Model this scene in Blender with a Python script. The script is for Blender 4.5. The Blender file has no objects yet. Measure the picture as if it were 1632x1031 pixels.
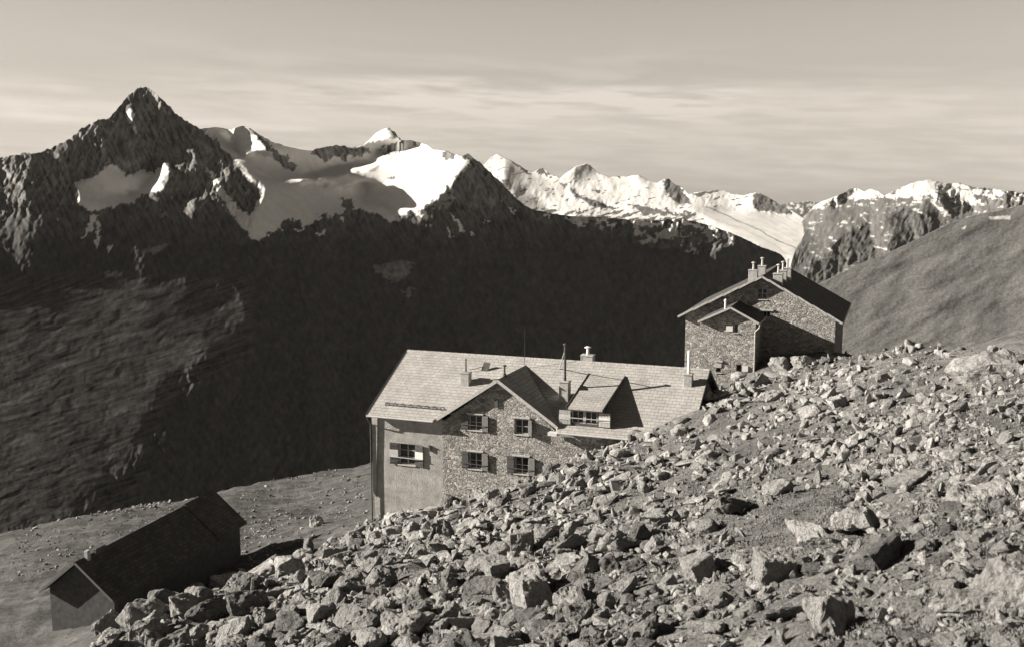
import bpy, bmesh, math, random
import numpy as np
from mathutils import Vector, noise as mnoise

C = bpy.context.scene
COL = C.collection
R = math.radians

# ------------------------------------------------------------------ camera
F_PX, CX, CY, HOR = 1650.0, 816.0, 515.5, 280.0        # focal length and horizon, in pixels of the photograph
PITCH = math.atan((CY - HOR) / F_PX)
cam = bpy.data.cameras.new('camera'); camo = bpy.data.objects.new('camera', cam); COL.objects.link(camo)
cam.sensor_fit = 'HORIZONTAL'; cam.sensor_width = 36.0; cam.lens = 36.0 * F_PX / 1632.0
cam.clip_start = 0.1; cam.clip_end = 100000.0
camo.location = (0, 0, 0); camo.rotation_euler = (math.pi / 2 - PITCH, 0, 0)
cam.dof.use_dof = True; cam.dof.focus_distance = 62.0; cam.dof.aperture_fstop = 2.4
C.camera = camo

# ------------------------------------------------------------------ light
SUN_DIR = Vector((-3.63, 0.27, 1.42)).normalized()     # towards the sun: low, from the left
SUN_EL = math.asin(SUN_DIR.z)
SUN_AZ = math.atan2(SUN_DIR.x, SUN_DIR.y)              # from +Y, clockwise
TONE = (1.0, 0.93, 0.83)                              # the warm tone of the print

w = bpy.data.worlds.new('World'); C.world = w; w.use_nodes = True
nt = w.node_tree; nt.nodes.clear()
def N(t, **k):
    n = nt.nodes.new(t)
    for a, b in k.items(): setattr(n, a, b)
    return n
def L(a, b): nt.links.new(a, b)
def M(op, a, b=None, c=None):
    n = N('ShaderNodeMath', operation=op)
    for i, v in enumerate((a, b, c)):
        if v is None: continue
        if isinstance(v, (int, float)): n.inputs[i].default_value = v
        else: L(v, n.inputs[i])
    return n.outputs[0]
def RNG(v, a, b, c=0.0, d=1.0):
    n = N('ShaderNodeMapRange', interpolation_type='SMOOTHSTEP'); L(v, n.inputs[0])
    for i, x in zip((1, 2, 3, 4), (a, b, c, d)): n.inputs[i].default_value = x
    return n.outputs[0]
out = N('ShaderNodeOutputWorld'); bg = N('ShaderNodeBackground'); L(bg.outputs[0], out.inputs[0])
sky = N('ShaderNodeTexSky', sky_type='NISHITA', sun_disc=False)
sky.sun_elevation = SUN_EL; sky.sun_rotation = SUN_AZ; sky.altitude = 2800; sky.air_density = 1.0; sky.dust_density = 0.6; sky.ozone_density = 1.0
# the plate saw the sky through an orange filter: mostly its red light, so the blue overhead goes dark
sc = N('ShaderNodeSeparateColor'); L(sky.outputs[0], sc.inputs[0])
flt = M('POWER', M('MULTIPLY_ADD', sc.outputs[1], 0.3, M('MULTIPLY', sc.outputs[0], 0.7)), 0.80)
tc = N('ShaderNodeTexCoord'); sp = N('ShaderNodeSeparateXYZ'); L(tc.outputs['Generated'], sp.inputs[0])
az = M('ARCTAN2', sp.outputs[0], sp.outputs[1]); el = M('ARCSINE', sp.outputs[2])
cb = N('ShaderNodeCombineXYZ')
L(M('MULTIPLY', az, 3.0), cb.inputs[0]); L(M('MULTIPLY_ADD', az, 1.0, M('MULTIPLY', el, 26.0)), cb.inputs[1]); cb.inputs[2].default_value = 4.7
nz = N('ShaderNodeTexNoise'); nz.inputs['Scale'].default_value = 1.15; nz.inputs['Detail'].default_value = 8; nz.inputs['Roughness'].default_value = 0.55
nz.inputs['Distortion'].default_value = 0.5
L(cb.outputs[0], nz.inputs['Vector'])
nz2 = N('ShaderNodeTexNoise'); nz2.inputs['Scale'].default_value = 4.8; nz2.inputs['Detail'].default_value = 6
L(cb.outputs[0], nz2.inputs['Vector'])
# a broad veil of cirrus low in the sky, its upper edge wandering
edge = M('ADD', el, M('MULTIPLY', M('SUBTRACT', nz.outputs[0], 0.5), 0.085))
veil = RNG(edge, 0.098, 0.052)
streak = RNG(nz2.outputs[0], 0.36, 0.66)
wisp = M('MULTIPLY', RNG(nz.outputs[0], 0.50, 0.66), M('MULTIPLY', RNG(el, 0.14, 0.085), 0.45))
mid = M('ABSOLUTE', M('ADD', M('SUBTRACT', el, M('MULTIPLY_ADD', az, -0.045, 0.073)), M('MULTIPLY', M('SUBTRACT', nz.outputs[0], 0.5), 0.05)))
long_ = M('MULTIPLY', M('MULTIPLY', RNG(mid, 0.020, 0.004), M('MULTIPLY', RNG(az, -0.45, -0.05), RNG(az, 0.26, 0.17))), RNG(nz2.outputs[0], 0.30, 0.60))
wisp = M('ADD', wisp, M('MULTIPLY', long_, 0.75))
cloud = M('MINIMUM', M('ADD', M('MULTIPLY', veil, M('MULTIPLY_ADD', streak, 0.42, 0.58)), wisp), 1.25)
SKY_K, CLOUD_K = 1.0, 1.5
haze = M('MULTIPLY_ADD', M('MULTIPLY', RNG(el, -0.02, 0.15), RNG(el, 0.42, 0.2)), 0.95, RNG(el, 0.65, 0.22, 0.22, 0.56))
lum = M('MULTIPLY', M('MULTIPLY', flt, haze), M('MULTIPLY_ADD', cloud, CLOUD_K - 1.0, SKY_K))
tint = N('ShaderNodeVectorMath', operation='SCALE'); tint.inputs[0].default_value = (1.0, 0.90, 0.79)
L(lum, tint.inputs['Scale']); L(tint.outputs[0], bg.inputs['Color'])
bg.inputs['Strength'].default_value = 0.05

sun = bpy.data.lights.new('sun', 'SUN'); suno = bpy.data.objects.new('sun', sun); COL.objects.link(suno)
sun.energy = 5.0; sun.angle = R(0.5); sun.color = TONE
suno.rotation_euler = SUN_DIR.to_track_quat('Z', 'Y').to_euler(); suno.location = (-50, 0, 60)

C.view_settings.view_transform = 'Standard'; C.view_settings.look = 'None'
C.view_settings.exposure = 1.45; C.view_settings.gamma = 1.0
C.render.film_transparent = False
C.cycles.max_bounces = 4; C.cycles.diffuse_bounces = 2; C.cycles.glossy_bounces = 2

# ------------------------------------------------------------------ pixel rays (measuring the photograph)
_c, _s = math.cos(PITCH), math.sin(PITCH)
def ray(px, py):
    dx, dz = (px - CX) / F_PX, -(py - CY) / F_PX
    y = _c + dz * _s; z = -_s + dz * _c
    return dx / y, z / y                               # x and z per metre of forward distance
def at(px, py, Y):
    a, b = ray(px, py); return Vector((a * Y, Y, b * Y))
def proj(x, y, z):
    Y = y * _c - z * _s; Z = y * _s + z * _c
    return CX + F_PX * x / Y, CY - F_PX * Z / Y

# ------------------------------------------------------------------ tags and objects
def tag(o, label=None, cat=None, group=None, kind=None):
    if label: o['label'] = label
    if cat: o['category'] = cat
    if group: o['group'] = group
    if kind: o['kind'] = kind
    return o
def thing(name, label, cat, loc=(0, 0, 0), rz=0.0, group=None):
    o = bpy.data.objects.new(name, None); COL.objects.link(o)
    o.location = loc; o.rotation_euler = (0, 0, rz); o.empty_display_size = 0.5
    return tag(o, label, cat, group)
def link_mesh(name, me, mats, parent=None):
    o = bpy.data.objects.new(name, me); COL.objects.link(o)
    for m in (mats if isinstance(mats, (list, tuple)) else [mats]):
        if m and m.name not in [x.name for x in me.materials if x]: me.materials.append(m)
    if parent: o.parent = parent
    return o
def np_mesh(name, co, faces, smooth=True):
    me = bpy.data.meshes.new(name)
    co = np.asarray(co, np.float32); faces = np.asarray(faces, np.int32)
    k = faces.shape[1]
    me.vertices.add(len(co)); me.vertices.foreach_set('co', co.ravel())
    me.loops.add(faces.size); me.loops.foreach_set('vertex_index', faces.ravel())
    me.polygons.add(len(faces))
    me.polygons.foreach_set('loop_start', np.arange(0, faces.size, k, dtype=np.int32))
    me.polygons.foreach_set('loop_total', np.full(len(faces), k, np.int32))
    me.polygons.foreach_set('use_smooth', np.full(len(faces), smooth, bool))
    me.update(); me.validate()
    return me

class MB:
    """collects boxes, slabs, tubes, polygons and links them as one mesh object"""
    def __init__(s): s.bm = bmesh.new()
    def hexa(s, p):                                    # p: 8 points, bottom four then top four
        v = [s.bm.verts.new(q) for q in p]
        for f in ((3, 2, 1, 0), (4, 5, 6, 7), (0, 1, 5, 4), (1, 2, 6, 5), (2, 3, 7, 6), (3, 0, 4, 7)):
            s.bm.faces.new([v[i] for i in f])
        return s
    def box(s, x0, x1, y0, y1, z0, z1):
        return s.hexa([(x0, y0, z0), (x1, y0, z0), (x1, y1, z0), (x0, y1, z0), (x0, y0, z1), (x1, y0, z1), (x1, y1, z1), (x0, y1, z1)])
    def slab(s, poly, vec):                            # polygon extruded along vec
        vec = Vector(vec); a = [s.bm.verts.new(p) for p in poly]; b = [s.bm.verts.new(Vector(p) + vec) for p in poly]
        n = len(a); s.bm.faces.new(a); s.bm.faces.new(b[::-1])
        for i in range(n): s.bm.faces.new((a[i], b[i], b[(i + 1) % n], a[(i + 1) % n]))
        return s
    def bar(s, p, q, w, h, up=(0, 0, 1)):              # square bar from p to q
        p, q = Vector(p), Vector(q); d = (q - p).normalized(); r = d.cross(Vector(up))
        if r.length < 1e-4: r = Vector((1, 0, 0))
        r.normalize(); u = r.cross(d); r *= w / 2; u *= h / 2
        return s.hexa([p - r - u, p + r - u, q + r - u, q - r - u, p - r + u, p + r + u, q + r + u, q - r + u])
    def tube(s, pts, rad, n=10, cap=True):
        rads = rad if isinstance(rad, (list, tuple)) else [rad] * len(pts)
        pts = [Vector(p) for p in pts]; rings = []
        for i, p in enumerate(pts):
            d = (pts[min(i + 1, len(pts) - 1)] - pts[max(i - 1, 0)]).normalized()
            a = d.cross(Vector((0, 0, 1)))
            if a.length < 1e-3: a = Vector((1, 0, 0))
            a.normalize(); b = d.cross(a)
            rings.append([s.bm.verts.new(p + (a * math.cos(t) + b * math.sin(t)) * rads[i]) for t in [2 * math.pi * k / n for k in range(n)]])
        for A, B in zip(rings, rings[1:]):
            for k in range(n): s.bm.faces.new((A[k], A[(k + 1) % n], B[(k + 1) % n], B[k]))
        if cap: s.bm.faces.new(rings[0][::-1]); s.bm.faces.new(rings[-1])
        return s
    def holed(s, outer, holes, depth, to3):            # flat wall with openings and their reveals; 2-D points through to3(a, b, d)
        edges = []; loops = [outer] + holes
        for lp in loops:
            vs = [s.bm.verts.new(to3(a, b, 0)) for a, b in lp]
            es = [s.bm.edges.new((vs[i], vs[(i + 1) % len(vs)])) for i in range(len(vs))]
            edges += es
            ws = [s.bm.verts.new(to3(a, b, depth)) for a, b in lp]
            for i in range(len(vs)):
                j = (i + 1) % len(vs); s.bm.faces.new((vs[i], vs[j], ws[j], ws[i]))
        bmesh.ops.triangle_fill(s.bm, use_beauty=True, edges=edges)
        return s
    def build(s, name, mat, parent=None, bevel=0.0, smooth=False, uv=True):
        bm = s.bm
        bmesh.ops.recalc_face_normals(bm, faces=bm.faces)
        if bevel: bmesh.ops.bevel(bm, geom=bm.edges[:], offset=bevel, segments=1, affect='EDGES', clamp_overlap=True)
        if uv:                                          # metres along each face: u level, v up the slope
            lay = bm.loops.layers.uv.new('UVMap')
            for f in bm.faces:
                n = f.normal; t = Vector((0, 0, 1)).cross(n)
                if t.length < 1e-3: t = Vector((1, 0, 0))
                t.normalize(); b = n.cross(t)
                for l in f.loops: l[lay].uv = (l.vert.co.dot(t), l.vert.co.dot(b))
        me = bpy.data.meshes.new(name); bm.to_mesh(me); bm.free()
        for p in me.polygons: p.use_smooth = smooth
        return link_mesh(name, me, mat, parent)

# ------------------------------------------------------------------ materials
def g(v): return (v * 1.0, v * 0.985, v * 0.965, 1.0)
class MT:
    def __init__(s, name, rough=0.9, spec=0.2):
        s.m = bpy.data.materials.new(name); s.m.use_nodes = True; s.t = s.m.node_tree
        s.b = s.t.nodes['Principled BSDF']; s.b.inputs['Roughness'].default_value = rough
        s.b.inputs['Specular IOR Level'].default_value = spec
        s.tc = s.t.nodes.new('ShaderNodeTexCoord')
    def n(s, t, **k):
        x = s.t.nodes.new(t)
        for a, b in k.items():
            if a in x.inputs.keys(): x.inputs[a].default_value = b
            else: setattr(x, a, b)
        return x
    def l(s, a, b): s.t.links.new(a, b)
    def coord(s, kind='Object', scale=(1, 1, 1)):
        mp = s.n('ShaderNodeMapping'); s.l(s.tc.outputs[kind], mp.inputs[0]); mp.inputs['Scale'].default_value = scale
        return mp.outputs[0]
    def noise(s, vec, scale, detail=6, rough=0.6, dist=0.0):
        x = s.n('ShaderNodeTexNoise'); s.l(vec, x.inputs['Vector'])
        x.inputs['Scale'].default_value = scale; x.inputs['Detail'].default_value = detail
        x.inputs['Roughness'].default_value = rough; x.inputs['Distortion'].default_value = dist
        return x.outputs[0]
    def ramp(s, fac, stops):
        x = s.n('ShaderNodeValToRGB'); s.l(fac, x.inputs[0]); e = x.color_ramp.elements
        while len(e) < len(stops): e.new(0.5)
        for q, (p, v) in zip(e, stops): q.position = p; q.color = g(v) if isinstance(v, (int, float)) else v
        return x.outputs[0]
    def mix(s, fac, a, b, mode='MIX'):
        x = s.n('ShaderNodeMix', data_type='RGBA', blend_type=mode)
        for sock, v in ((x.inputs[0], fac), (x.inputs[6], a), (x.inputs[7], b)):
            if isinstance(v, (int, float)): sock.default_value = v
            elif isinstance(v, tuple): sock.default_value = v
            else: s.l(v, sock)
        return x.outputs[2]
    def math(s, op, a, b):
        x = s.n('ShaderNodeMath', operation=op)
        for i, v in enumerate((a, b)):
            if isinstance(v, (int, float)): x.inputs[i].default_value = v
            else: s.l(v, x.inputs[i])
        return x.outputs[0]
    def bump(s, h, dist, strength=1.0):
        x = s.n('ShaderNodeBump'); x.inputs['Distance'].default_value = dist; x.inputs['Strength'].default_value = strength
        s.l(h, x.inputs['Height']); s.l(x.outputs[0], s.b.inputs['Normal'])
    def base(s, c):
        if isinstance(c, (int, float)): s.b.inputs['Base Color'].default_value = g(c)
        else: s.l(c, s.b.inputs['Base Color'])
        return s

def simple(name, lo, hi, scale=4.0, rough=0.85, bump=0.0, spec=0.2):
    t = MT(name, rough, spec); v = t.coord(); n = t.noise(v, scale)
    t.base(t.ramp(n, [(0.3, lo), (0.7, hi)]))
    if bump: t.bump(t.noise(v, scale * 4), bump)
    return t.m

def mat_rock(name, lo, hi, lichen):
    t = MT(name, 0.95, 0.15); v = t.coord()
    oi = t.n('ShaderNodeObjectInfo')
    off = t.n('ShaderNodeVectorMath', operation='ADD'); t.l(v, off.inputs[0])
    sc = t.n('ShaderNodeVectorMath', operation='SCALE'); sc.inputs[0].default_value = (37, 17, 29); t.l(oi.outputs['Random'], sc.inputs['Scale']); t.l(sc.outputs[0], off.inputs[1])
    v = off.outputs[0]
    n1 = t.noise(v, 1.7, 9, 0.68); n2 = t.noise(v, 6.0, 7, 0.7); n3 = t.noise(v, 22.0, 4, 0.6)
    c = t.ramp(n1, [(0.3, lo), (0.52, (lo + hi) / 2), (0.72, hi)])
    c = t.mix(t.ramp(n2, [(0.5, (0, 0, 0, 1)), (0.62, (1, 1, 1, 1))]), c, g(lichen))
    c = t.mix(t.ramp(n3, [(0.35, (0.55, 0.55, 0.55, 1)), (0.6, (0, 0, 0, 1))]), c, g(lo * 0.5))
    t.base(c)
    t.bump(t.math('ADD', t.math('ADD', t.math('MULTIPLY', n1, 1.4), n2), t.math('MULTIPLY', n3, 0.35)), 0.16)
    return t.m
ROCK_PALE = mat_rock('pale_rock', 0.34, 0.58, 0.25)
ROCK_GREY = mat_rock('grey_rock', 0.25, 0.45, 0.18)
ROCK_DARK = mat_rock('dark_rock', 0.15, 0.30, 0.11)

def mat_ground():
    t = MT('alpine_turf', 1.0, 0.05); v = t.coord()
    n0 = t.noise(v, 0.22, 6, 0.6); n1 = t.noise(v, 1.3, 8, 0.7, 0.4); n2 = t.noise(v, 9.0, 8, 0.75)
    st = t.noise(t.coord('Object', (1.0, 0.35, 2.0)), 2.2, 6, 0.65)
    c = t.ramp(n1, [(0.3, 0.14), (0.5, 0.22), (0.68, 0.34)])
    c = t.mix(0.55, c, t.ramp(st, [(0.35, 0.14), (0.65, 0.30)]))
    c = t.mix(t.ramp(n0, [(0.46, (0, 0, 0, 1)), (0.58, (0.7, 0.7, 0.7, 1))]), c, g(0.11))
    c = t.mix(t.ramp(n2, [(0.45, (0.55, 0.55, 0.55, 1)), (0.6, (0, 0, 0, 1))]), c, g(0.06))
    # the meadow below the hut: closed dark turf, no gravel
    sx = t.n('ShaderNodeSeparateXYZ'); t.l(t.tc.outputs['Object'], sx.inputs[0])
    def rg(v, a, b):
        x = t.n('ShaderNodeMapRange', interpolation_type='SMOOTHSTEP'); t.l(v, x.inputs[0]); x.inputs[1].default_value = a; x.inputs[2].default_value = b; return x.outputs[0]
    md = t.math('MULTIPLY', rg(sx.outputs[0], -1.0, -11.0), rg(sx.outputs[1], 56.0, 74.0))
    n4 = t.noise(t.coord('Object', (0.5, 1.4, 1.0)), 0.6, 8, 0.72)
    c = t.mix(t.math('MULTIPLY', md, 0.85), c, t.ramp(n4, [(0.34, 0.035), (0.5, 0.085), (0.66, 0.15)]))
    t.base(c); t.bump(t.math('ADD', t.math('MULTIPLY', n1, 0.6), t.math('MULTIPLY', n2, 0.3)), 0.35)
    return t.m
GROUND = mat_ground()

def mat_terrain(name, detail):
    t = MT(name, 1.0, 0.03)
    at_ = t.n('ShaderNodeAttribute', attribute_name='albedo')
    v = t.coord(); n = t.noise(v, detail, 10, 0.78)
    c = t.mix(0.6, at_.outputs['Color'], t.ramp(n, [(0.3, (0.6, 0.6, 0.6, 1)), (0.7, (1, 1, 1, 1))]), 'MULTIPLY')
    t.base(c); return t.m

def mat_masonry():
    t = MT('rubble_masonry', 0.95, 0.1)
    v = t.coord('Object', (1.0, 1.0, 1.45))
    nv = t.n('ShaderNodeTexNoise'); t.l(v, nv.inputs['Vector']); nv.inputs['Scale'].default_value = 2.2; nv.inputs['Detail'].default_value = 3
    dv = t.n('ShaderNodeVectorMath', operation='MULTIPLY_ADD'); t.l(nv.outputs['Color'], dv.inputs[0]); dv.inputs[1].default_value = (0.5, 0.5, 0.5); t.l(v, dv.inputs[2])
    v2 = dv.outputs[0]
    vo = t.n('ShaderNodeTexVoronoi', feature='F1'); t.l(v2, vo.inputs['Vector']); vo.inputs['Scale'].default_value = 4.8
    ve = t.n('ShaderNodeTexVoronoi', feature='DISTANCE_TO_EDGE'); t.l(v2, ve.inputs['Vector']); ve.inputs['Scale'].default_value = 4.8
    wo = t.n('ShaderNodeTexVoronoi', feature='F1'); t.l(v2, wo.inputs['Vector']); wo.inputs['Scale'].default_value = 3.0
    we = t.n('ShaderNodeTexVoronoi', feature='DISTANCE_TO_EDGE'); t.l(v2, we.inputs['Vector']); we.inputs['Scale'].default_value = 3.0
    big = t.ramp(t.noise(v, 0.9, 3), [(0.50, (0, 0, 0, 1)), (0.54, (1, 1, 1, 1))])
    colx = t.mix(big, vo.outputs['Color'], wo.outputs['Color'])
    def pick(a, b):
        x = t.n('ShaderNodeMix', data_type='FLOAT'); t.l(big, x.inputs[0]); t.l(a, x.inputs[2]); t.l(b, x.inputs[3]); return x.outputs[0]
    edge_ = pick(ve.outputs['Distance'], we.outputs['Distance'])
    sb = t.n('ShaderNodeSeparateColor'); t.l(colx, sb.inputs[0])
    c = t.ramp(sb.outputs[0], [(0.0, 0.28), (0.4, 0.46), (0.8, 0.58), (1.0, 0.72)])
    n2 = t.noise(v, 9.0, 6, 0.7)
    c = t.mix(0.7, c, t.ramp(n2, [(0.3, 0.55), (0.65, 1.0)]), 'MULTIPLY')
    joint = t.ramp(edge_, [(0.0, (0.35, 0.35, 0.35, 1)), (0.06, (0, 0, 0, 1))])
    c = t.mix(joint, c, g(0.22))
    c = t.mix(0.6, c, t.ramp(t.noise(v, 0.55, 5, 0.6), [(0.3, 0.7), (0.7, 1.0)]), 'MULTIPLY'); t.base(c)
    h = t.ramp(edge_, [(0.0, (0, 0, 0, 1)), (0.12, (0.8, 0.8, 0.8, 1)), (0.4, (1, 1, 1, 1))])
    hh = t.math('ADD', t.math('ADD', h, t.math('MULTIPLY', sb.outputs[1], 1.1)), t.math('MULTIPLY', n2, 2.4))
    t.bump(hh, 0.085); return t.m
MASONRY = mat_masonry()

def mat_plaster():
    t = MT('rough_plaster', 0.95, 0.1); v = t.coord()
    n = t.noise(v, 1.3, 9, 0.72); n2 = t.noise(v, 9.0, 7, 0.75); n3 = t.noise(t.coord('Object', (3.0, 3.0, 0.35)), 1.2, 5)
    c = t.ramp(n, [(0.3, 0.22), (0.5, 0.34), (0.7, 0.46)]); c = t.mix(0.22, c, t.ramp(n3, [(0.35, 0.72), (0.65, 1.0)]), 'MULTIPLY')
    c = t.mix(0.4, c, t.ramp(n2, [(0.35, 0.7), (0.65, 1.0)]), 'MULTIPLY')
    t.base(c); t.bump(n2, 0.06); return t.m
PLASTER = mat_plaster()

def mat_shingle(name, lo, hi, joint):
    t = MT(name, 0.8, 0.25)
    v = t.coord('UV'); nv = t.n('ShaderNodeTexNoise'); t.l(v, nv.inputs['Vector']); nv.inputs['Scale'].default_value = 2.4; nv.inputs['Detail'].default_value = 3
    dv = t.n('ShaderNodeVectorMath', operation='MULTIPLY_ADD'); t.l(nv.outputs['Color'], dv.inputs[0]); dv.inputs[1].default_value = (0.1, 0.1, 0.0); t.l(v, dv.inputs[2])
    br = t.n('ShaderNodeTexBrick', offset=0.5)
    t.l(dv.outputs[0], br.inputs['Vector']); br.inputs['Scale'].default_value = 1.0
    br.inputs['Brick Width'].default_value = 0.46; br.inputs['Row Height'].default_value = 0.30; br.inputs['Mortar Size'].default_value = 0.02
    br.inputs['Mortar Smooth'].default_value = 0.3
    br.inputs['Color1'].default_value = g(lo); br.inputs['Color2'].default_value = g(hi); br.inputs['Mortar'].default_value = g(joint)
    n = t.noise(v, 0.7, 7, 0.68); n2 = t.noise(t.coord('UV', (3.0, 0.5, 1)), 2.0, 6)
    c = t.mix(0.7, br.outputs['Color'], t.ramp(n, [(0.32, 0.62), (0.66, 1.0)]), 'MULTIPLY')
    c = t.mix(0.45, c, t.ramp(n2, [(0.35, 0.65), (0.65, 1.0)]), 'MULTIPLY')
    t.base(c)
    # each course laps the one below: a saw-tooth height up the slope
    sx = t.n('ShaderNodeSeparateXYZ'); t.l(dv.outputs[0], sx.inputs[0])
    saw = t.math('FRACT', t.math('DIVIDE', sx.outputs[1], 0.30), 0.0)
    h = t.math('ADD', t.math('MULTIPLY', saw, -1.0), t.math('MULTIPLY', br.outputs['Fac'], -0.7))
    t.bump(h, 0.022); return t.m
SHINGLE = mat_shingle('weathered_shingle', 0.40, 0.46, 0.29)
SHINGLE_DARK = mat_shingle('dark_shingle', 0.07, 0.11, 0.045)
WOOD_DARK = simple('dark_wood', 0.05, 0.11, 6.0, 0.8, 0.01)
WOOD_GREY = simple('grey_shutter_paint', 0.09, 0.13, 8.0, 0.7, 0.004)
WOOD_SILVER = simple('silvered_wood', 0.32, 0.48, 7.0, 0.85, 0.01)
WHITE = simple('white_paint', 0.52, 0.62, 5.0, 0.6)
ZINC = simple('zinc_sheet', 0.35, 0.5, 5.0, 0.5, 0.0, 0.4)
PIPE_DARK = simple('sooty_iron', 0.05, 0.1, 6.0, 0.6)
PIPE_PALE = simple('pale_cement_pipe', 0.6, 0.75, 6.0, 0.8)
STACK = simple('chimney_render', 0.24, 0.42, 5.0, 0.95, 0.02)
STACK_PALE = simple('pale_chimney_render', 0.30, 0.46, 5.0, 0.95, 0.02)
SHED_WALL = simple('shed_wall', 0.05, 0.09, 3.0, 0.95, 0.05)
def mat_glass():
    t = MT('window_glass', 0.08, 0.5); t.base(0.012); return t.m
GLASS = mat_glass()

# ------------------------------------------------------------------ numpy noise
def fade(t): return t * t * t * (t * (t * 6 - 15) + 10)
def vnoise(x, y, seed=0):
    """gradient noise, about -0.7..0.7"""
    xi = np.floor(x).astype(np.int64); yi = np.floor(y).astype(np.int64); xf = x - xi; yf = y - yi
    def grad(ix, iy):
        h = (ix * 374761393 + iy * 668265263 + seed * 974634777) & 0xffffffff
        h = ((h ^ (h >> 13)) * 1274126177) & 0xffffffff; h = h ^ (h >> 16)
        a = (h & 0xffff) / 65536.0 * 2 * np.pi
        return np.cos(a), np.sin(a)
    def d(ix, iy, fx, fy):
        gx, gy = grad(ix, iy); return gx * fx + gy * fy
    u, v = fade(xf), fade(yf)
    a = d(xi, yi, xf, yf); b = d(xi + 1, yi, xf - 1, yf); c = d(xi, yi + 1, xf, yf - 1); e = d(xi + 1, yi + 1, xf - 1, yf - 1)
    return (a * (1 - u) + b * u) * (1 - v) + (c * (1 - u) + e * u) * v
def fbm(x, y, oct=5, seed=0, gain=0.5, ridged=False):
    s = 0; a = 1.0
    for o in range(oct):
        n = vnoise(x * 2 ** o, y * 2 ** o, seed + o * 7)
        s = s + a * ((0.35 - np.abs(n)) if ridged else n); a *= gain
    return s

# ------------------------------------------------------------------ near ground
def base_plane(x, y): return -3.8 + 0.37 * x - 0.224 * y
class Frame:
    def __init__(s, O, deg):
        a = R(deg); s.O = Vector(O); s.a = -a
        s.e1 = Vector((math.cos(a), -math.sin(a), 0)); s.e2 = Vector((math.sin(a), math.cos(a), 0))
    def onv(s, px, py, v=0.0):                          # where a pixel's ray meets the upright plane v
        a, b = ray(px, py); r = Vector((a, 1, b)); t = (s.O + v * s.e2).dot(s.e2) / r.dot(s.e2)
        return r * t
    def w(s, u, v, z=0.0): return s.O + u * s.e1 + v * s.e2 + Vector((0, 0, z))
HUT = Frame(at(594, 815, 69), 20.5)
UP = Frame(at(1100, 600, 85), 20.5)
SHED = Frame(at(123, 893, 65), 16.6)

ctrl = []                                               # (x, y, z) that the ground must pass through
def pin(p, dz=0.0): ctrl.append((p.x, p.y, p.z + dz))
for px, py in ((596, 816), (640, 808), (690, 800), (760, 785), (830, 760), (880, 738), (925, 715), (985, 698), (1040, 684)):
    pin(HUT.onv(px, py, -0.5), -0.35)
pin(HUT.w(20, 0.3, 7.6)); pin(HUT.w(22.5, 2.5, 8.5)); pin(HUT.w(21.5, 6, 8.3)); pin(HUT.w(24, 6, 8.9)); pin(HUT.w(10, 6, 2.0)); pin(HUT.w(0, 12, -1.5)); pin(HUT.w(12, 14, 1.5)); pin(HUT.w(22, 14, 5))
for px, py in ((1110, 618), (1150, 614), (1200, 596)): pin(UP.onv(px, py, -4.6), 0.0)
pin(UP.onv(1240, 566, -1.2), 0.1); pin(UP.onv(1300, 560, -1.0), 0.1); pin(UP.onv(1345, 562, -0.8), 0.1); pin(UP.w(0, 8, -1)); pin(UP.w(12, 10, 0.5))
for px, py, Y in ((816, 984, 17), (1300, 984, 10), (816, 850, 30), (1000, 760, 42), (1200, 680, 55), (1300, 620, 58), (1200, 800, 28), (1420, 700, 30), (640, 985, 20), (420, 985, 24),
                  (220, 990, 29), (560, 870, 45), (1400, 558, 58), (1500, 547, 50), (1590, 530, 42), (1560, 640, 26), (1500, 800, 14), (400, 930, 60), (480, 885, 75)):
    pin(at(px, py, Y), -0.15)
pin(SHED.w(0, -2, -4.8)); pin(SHED.w(4, 6, -4.6)); pin(SHED.w(-5, 8, -6.0)); pin(SHED.w(2.6, 16.5, -5.2)); pin(SHED.w(0, 20, -5.6)); pin(SHED.w(-6, -2, -5.4))
for px, py, Y in ((0, 850, 98), (60, 832, 106), (150, 808, 113), (260, 780, 121), (330, 764, 126), (420, 748, 131), (520, 738, 134), (590, 731, 135),
                  (500, 825, 100), (420, 790, 112), (300, 815, 100), (180, 850, 92), (90, 890, 84), (560, 780, 108), (0, 930, 80)):
    pin(at(px, py, Y))
for x, y in ((0, 5), (-6, 8), (6, 6), (-15, 15), (-25, 25), (12, 12), (-40, 40), (30, 25), (-20, 45), (-60, 60), (40, 60), (5, 3)): ctrl.append((x, y, base_plane(x, y)))
K = np.array(ctrl); _res = K[:, 2] - base_plane(K[:, 0], K[:, 1])
_d = np.hypot(K[:, None, 0] - K[None, :, 0], K[:, None, 1] - K[None, :, 1])
_n = len(K); _A = np.zeros((_n + 1, _n + 1)); _A[:_n, :_n] = -_d + np.eye(_n) * -0.0; _A[:_n, _n] = 1; _A[_n, :_n] = 1
_A[:_n, :_n] -= np.eye(_n) * 0.3 * -1
_w = np.linalg.solve(_A, np.append(_res, 0))
EDX = np.array([-200, -60, -48, -40, -30, -17, 0, 20, 40, 80.]); EDY = np.array([60, 98, 108, 117, 126, 134, 132, 116, 112, 110.])
CRY = np.array([-20, 20, 40, 60, 85, 100, 200.]); CRX = np.array([15., 16, 22.0, 23.5, 27, 29, 40])
def softplus(t, k): return np.logaddexp(0, t / k) * k
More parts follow.
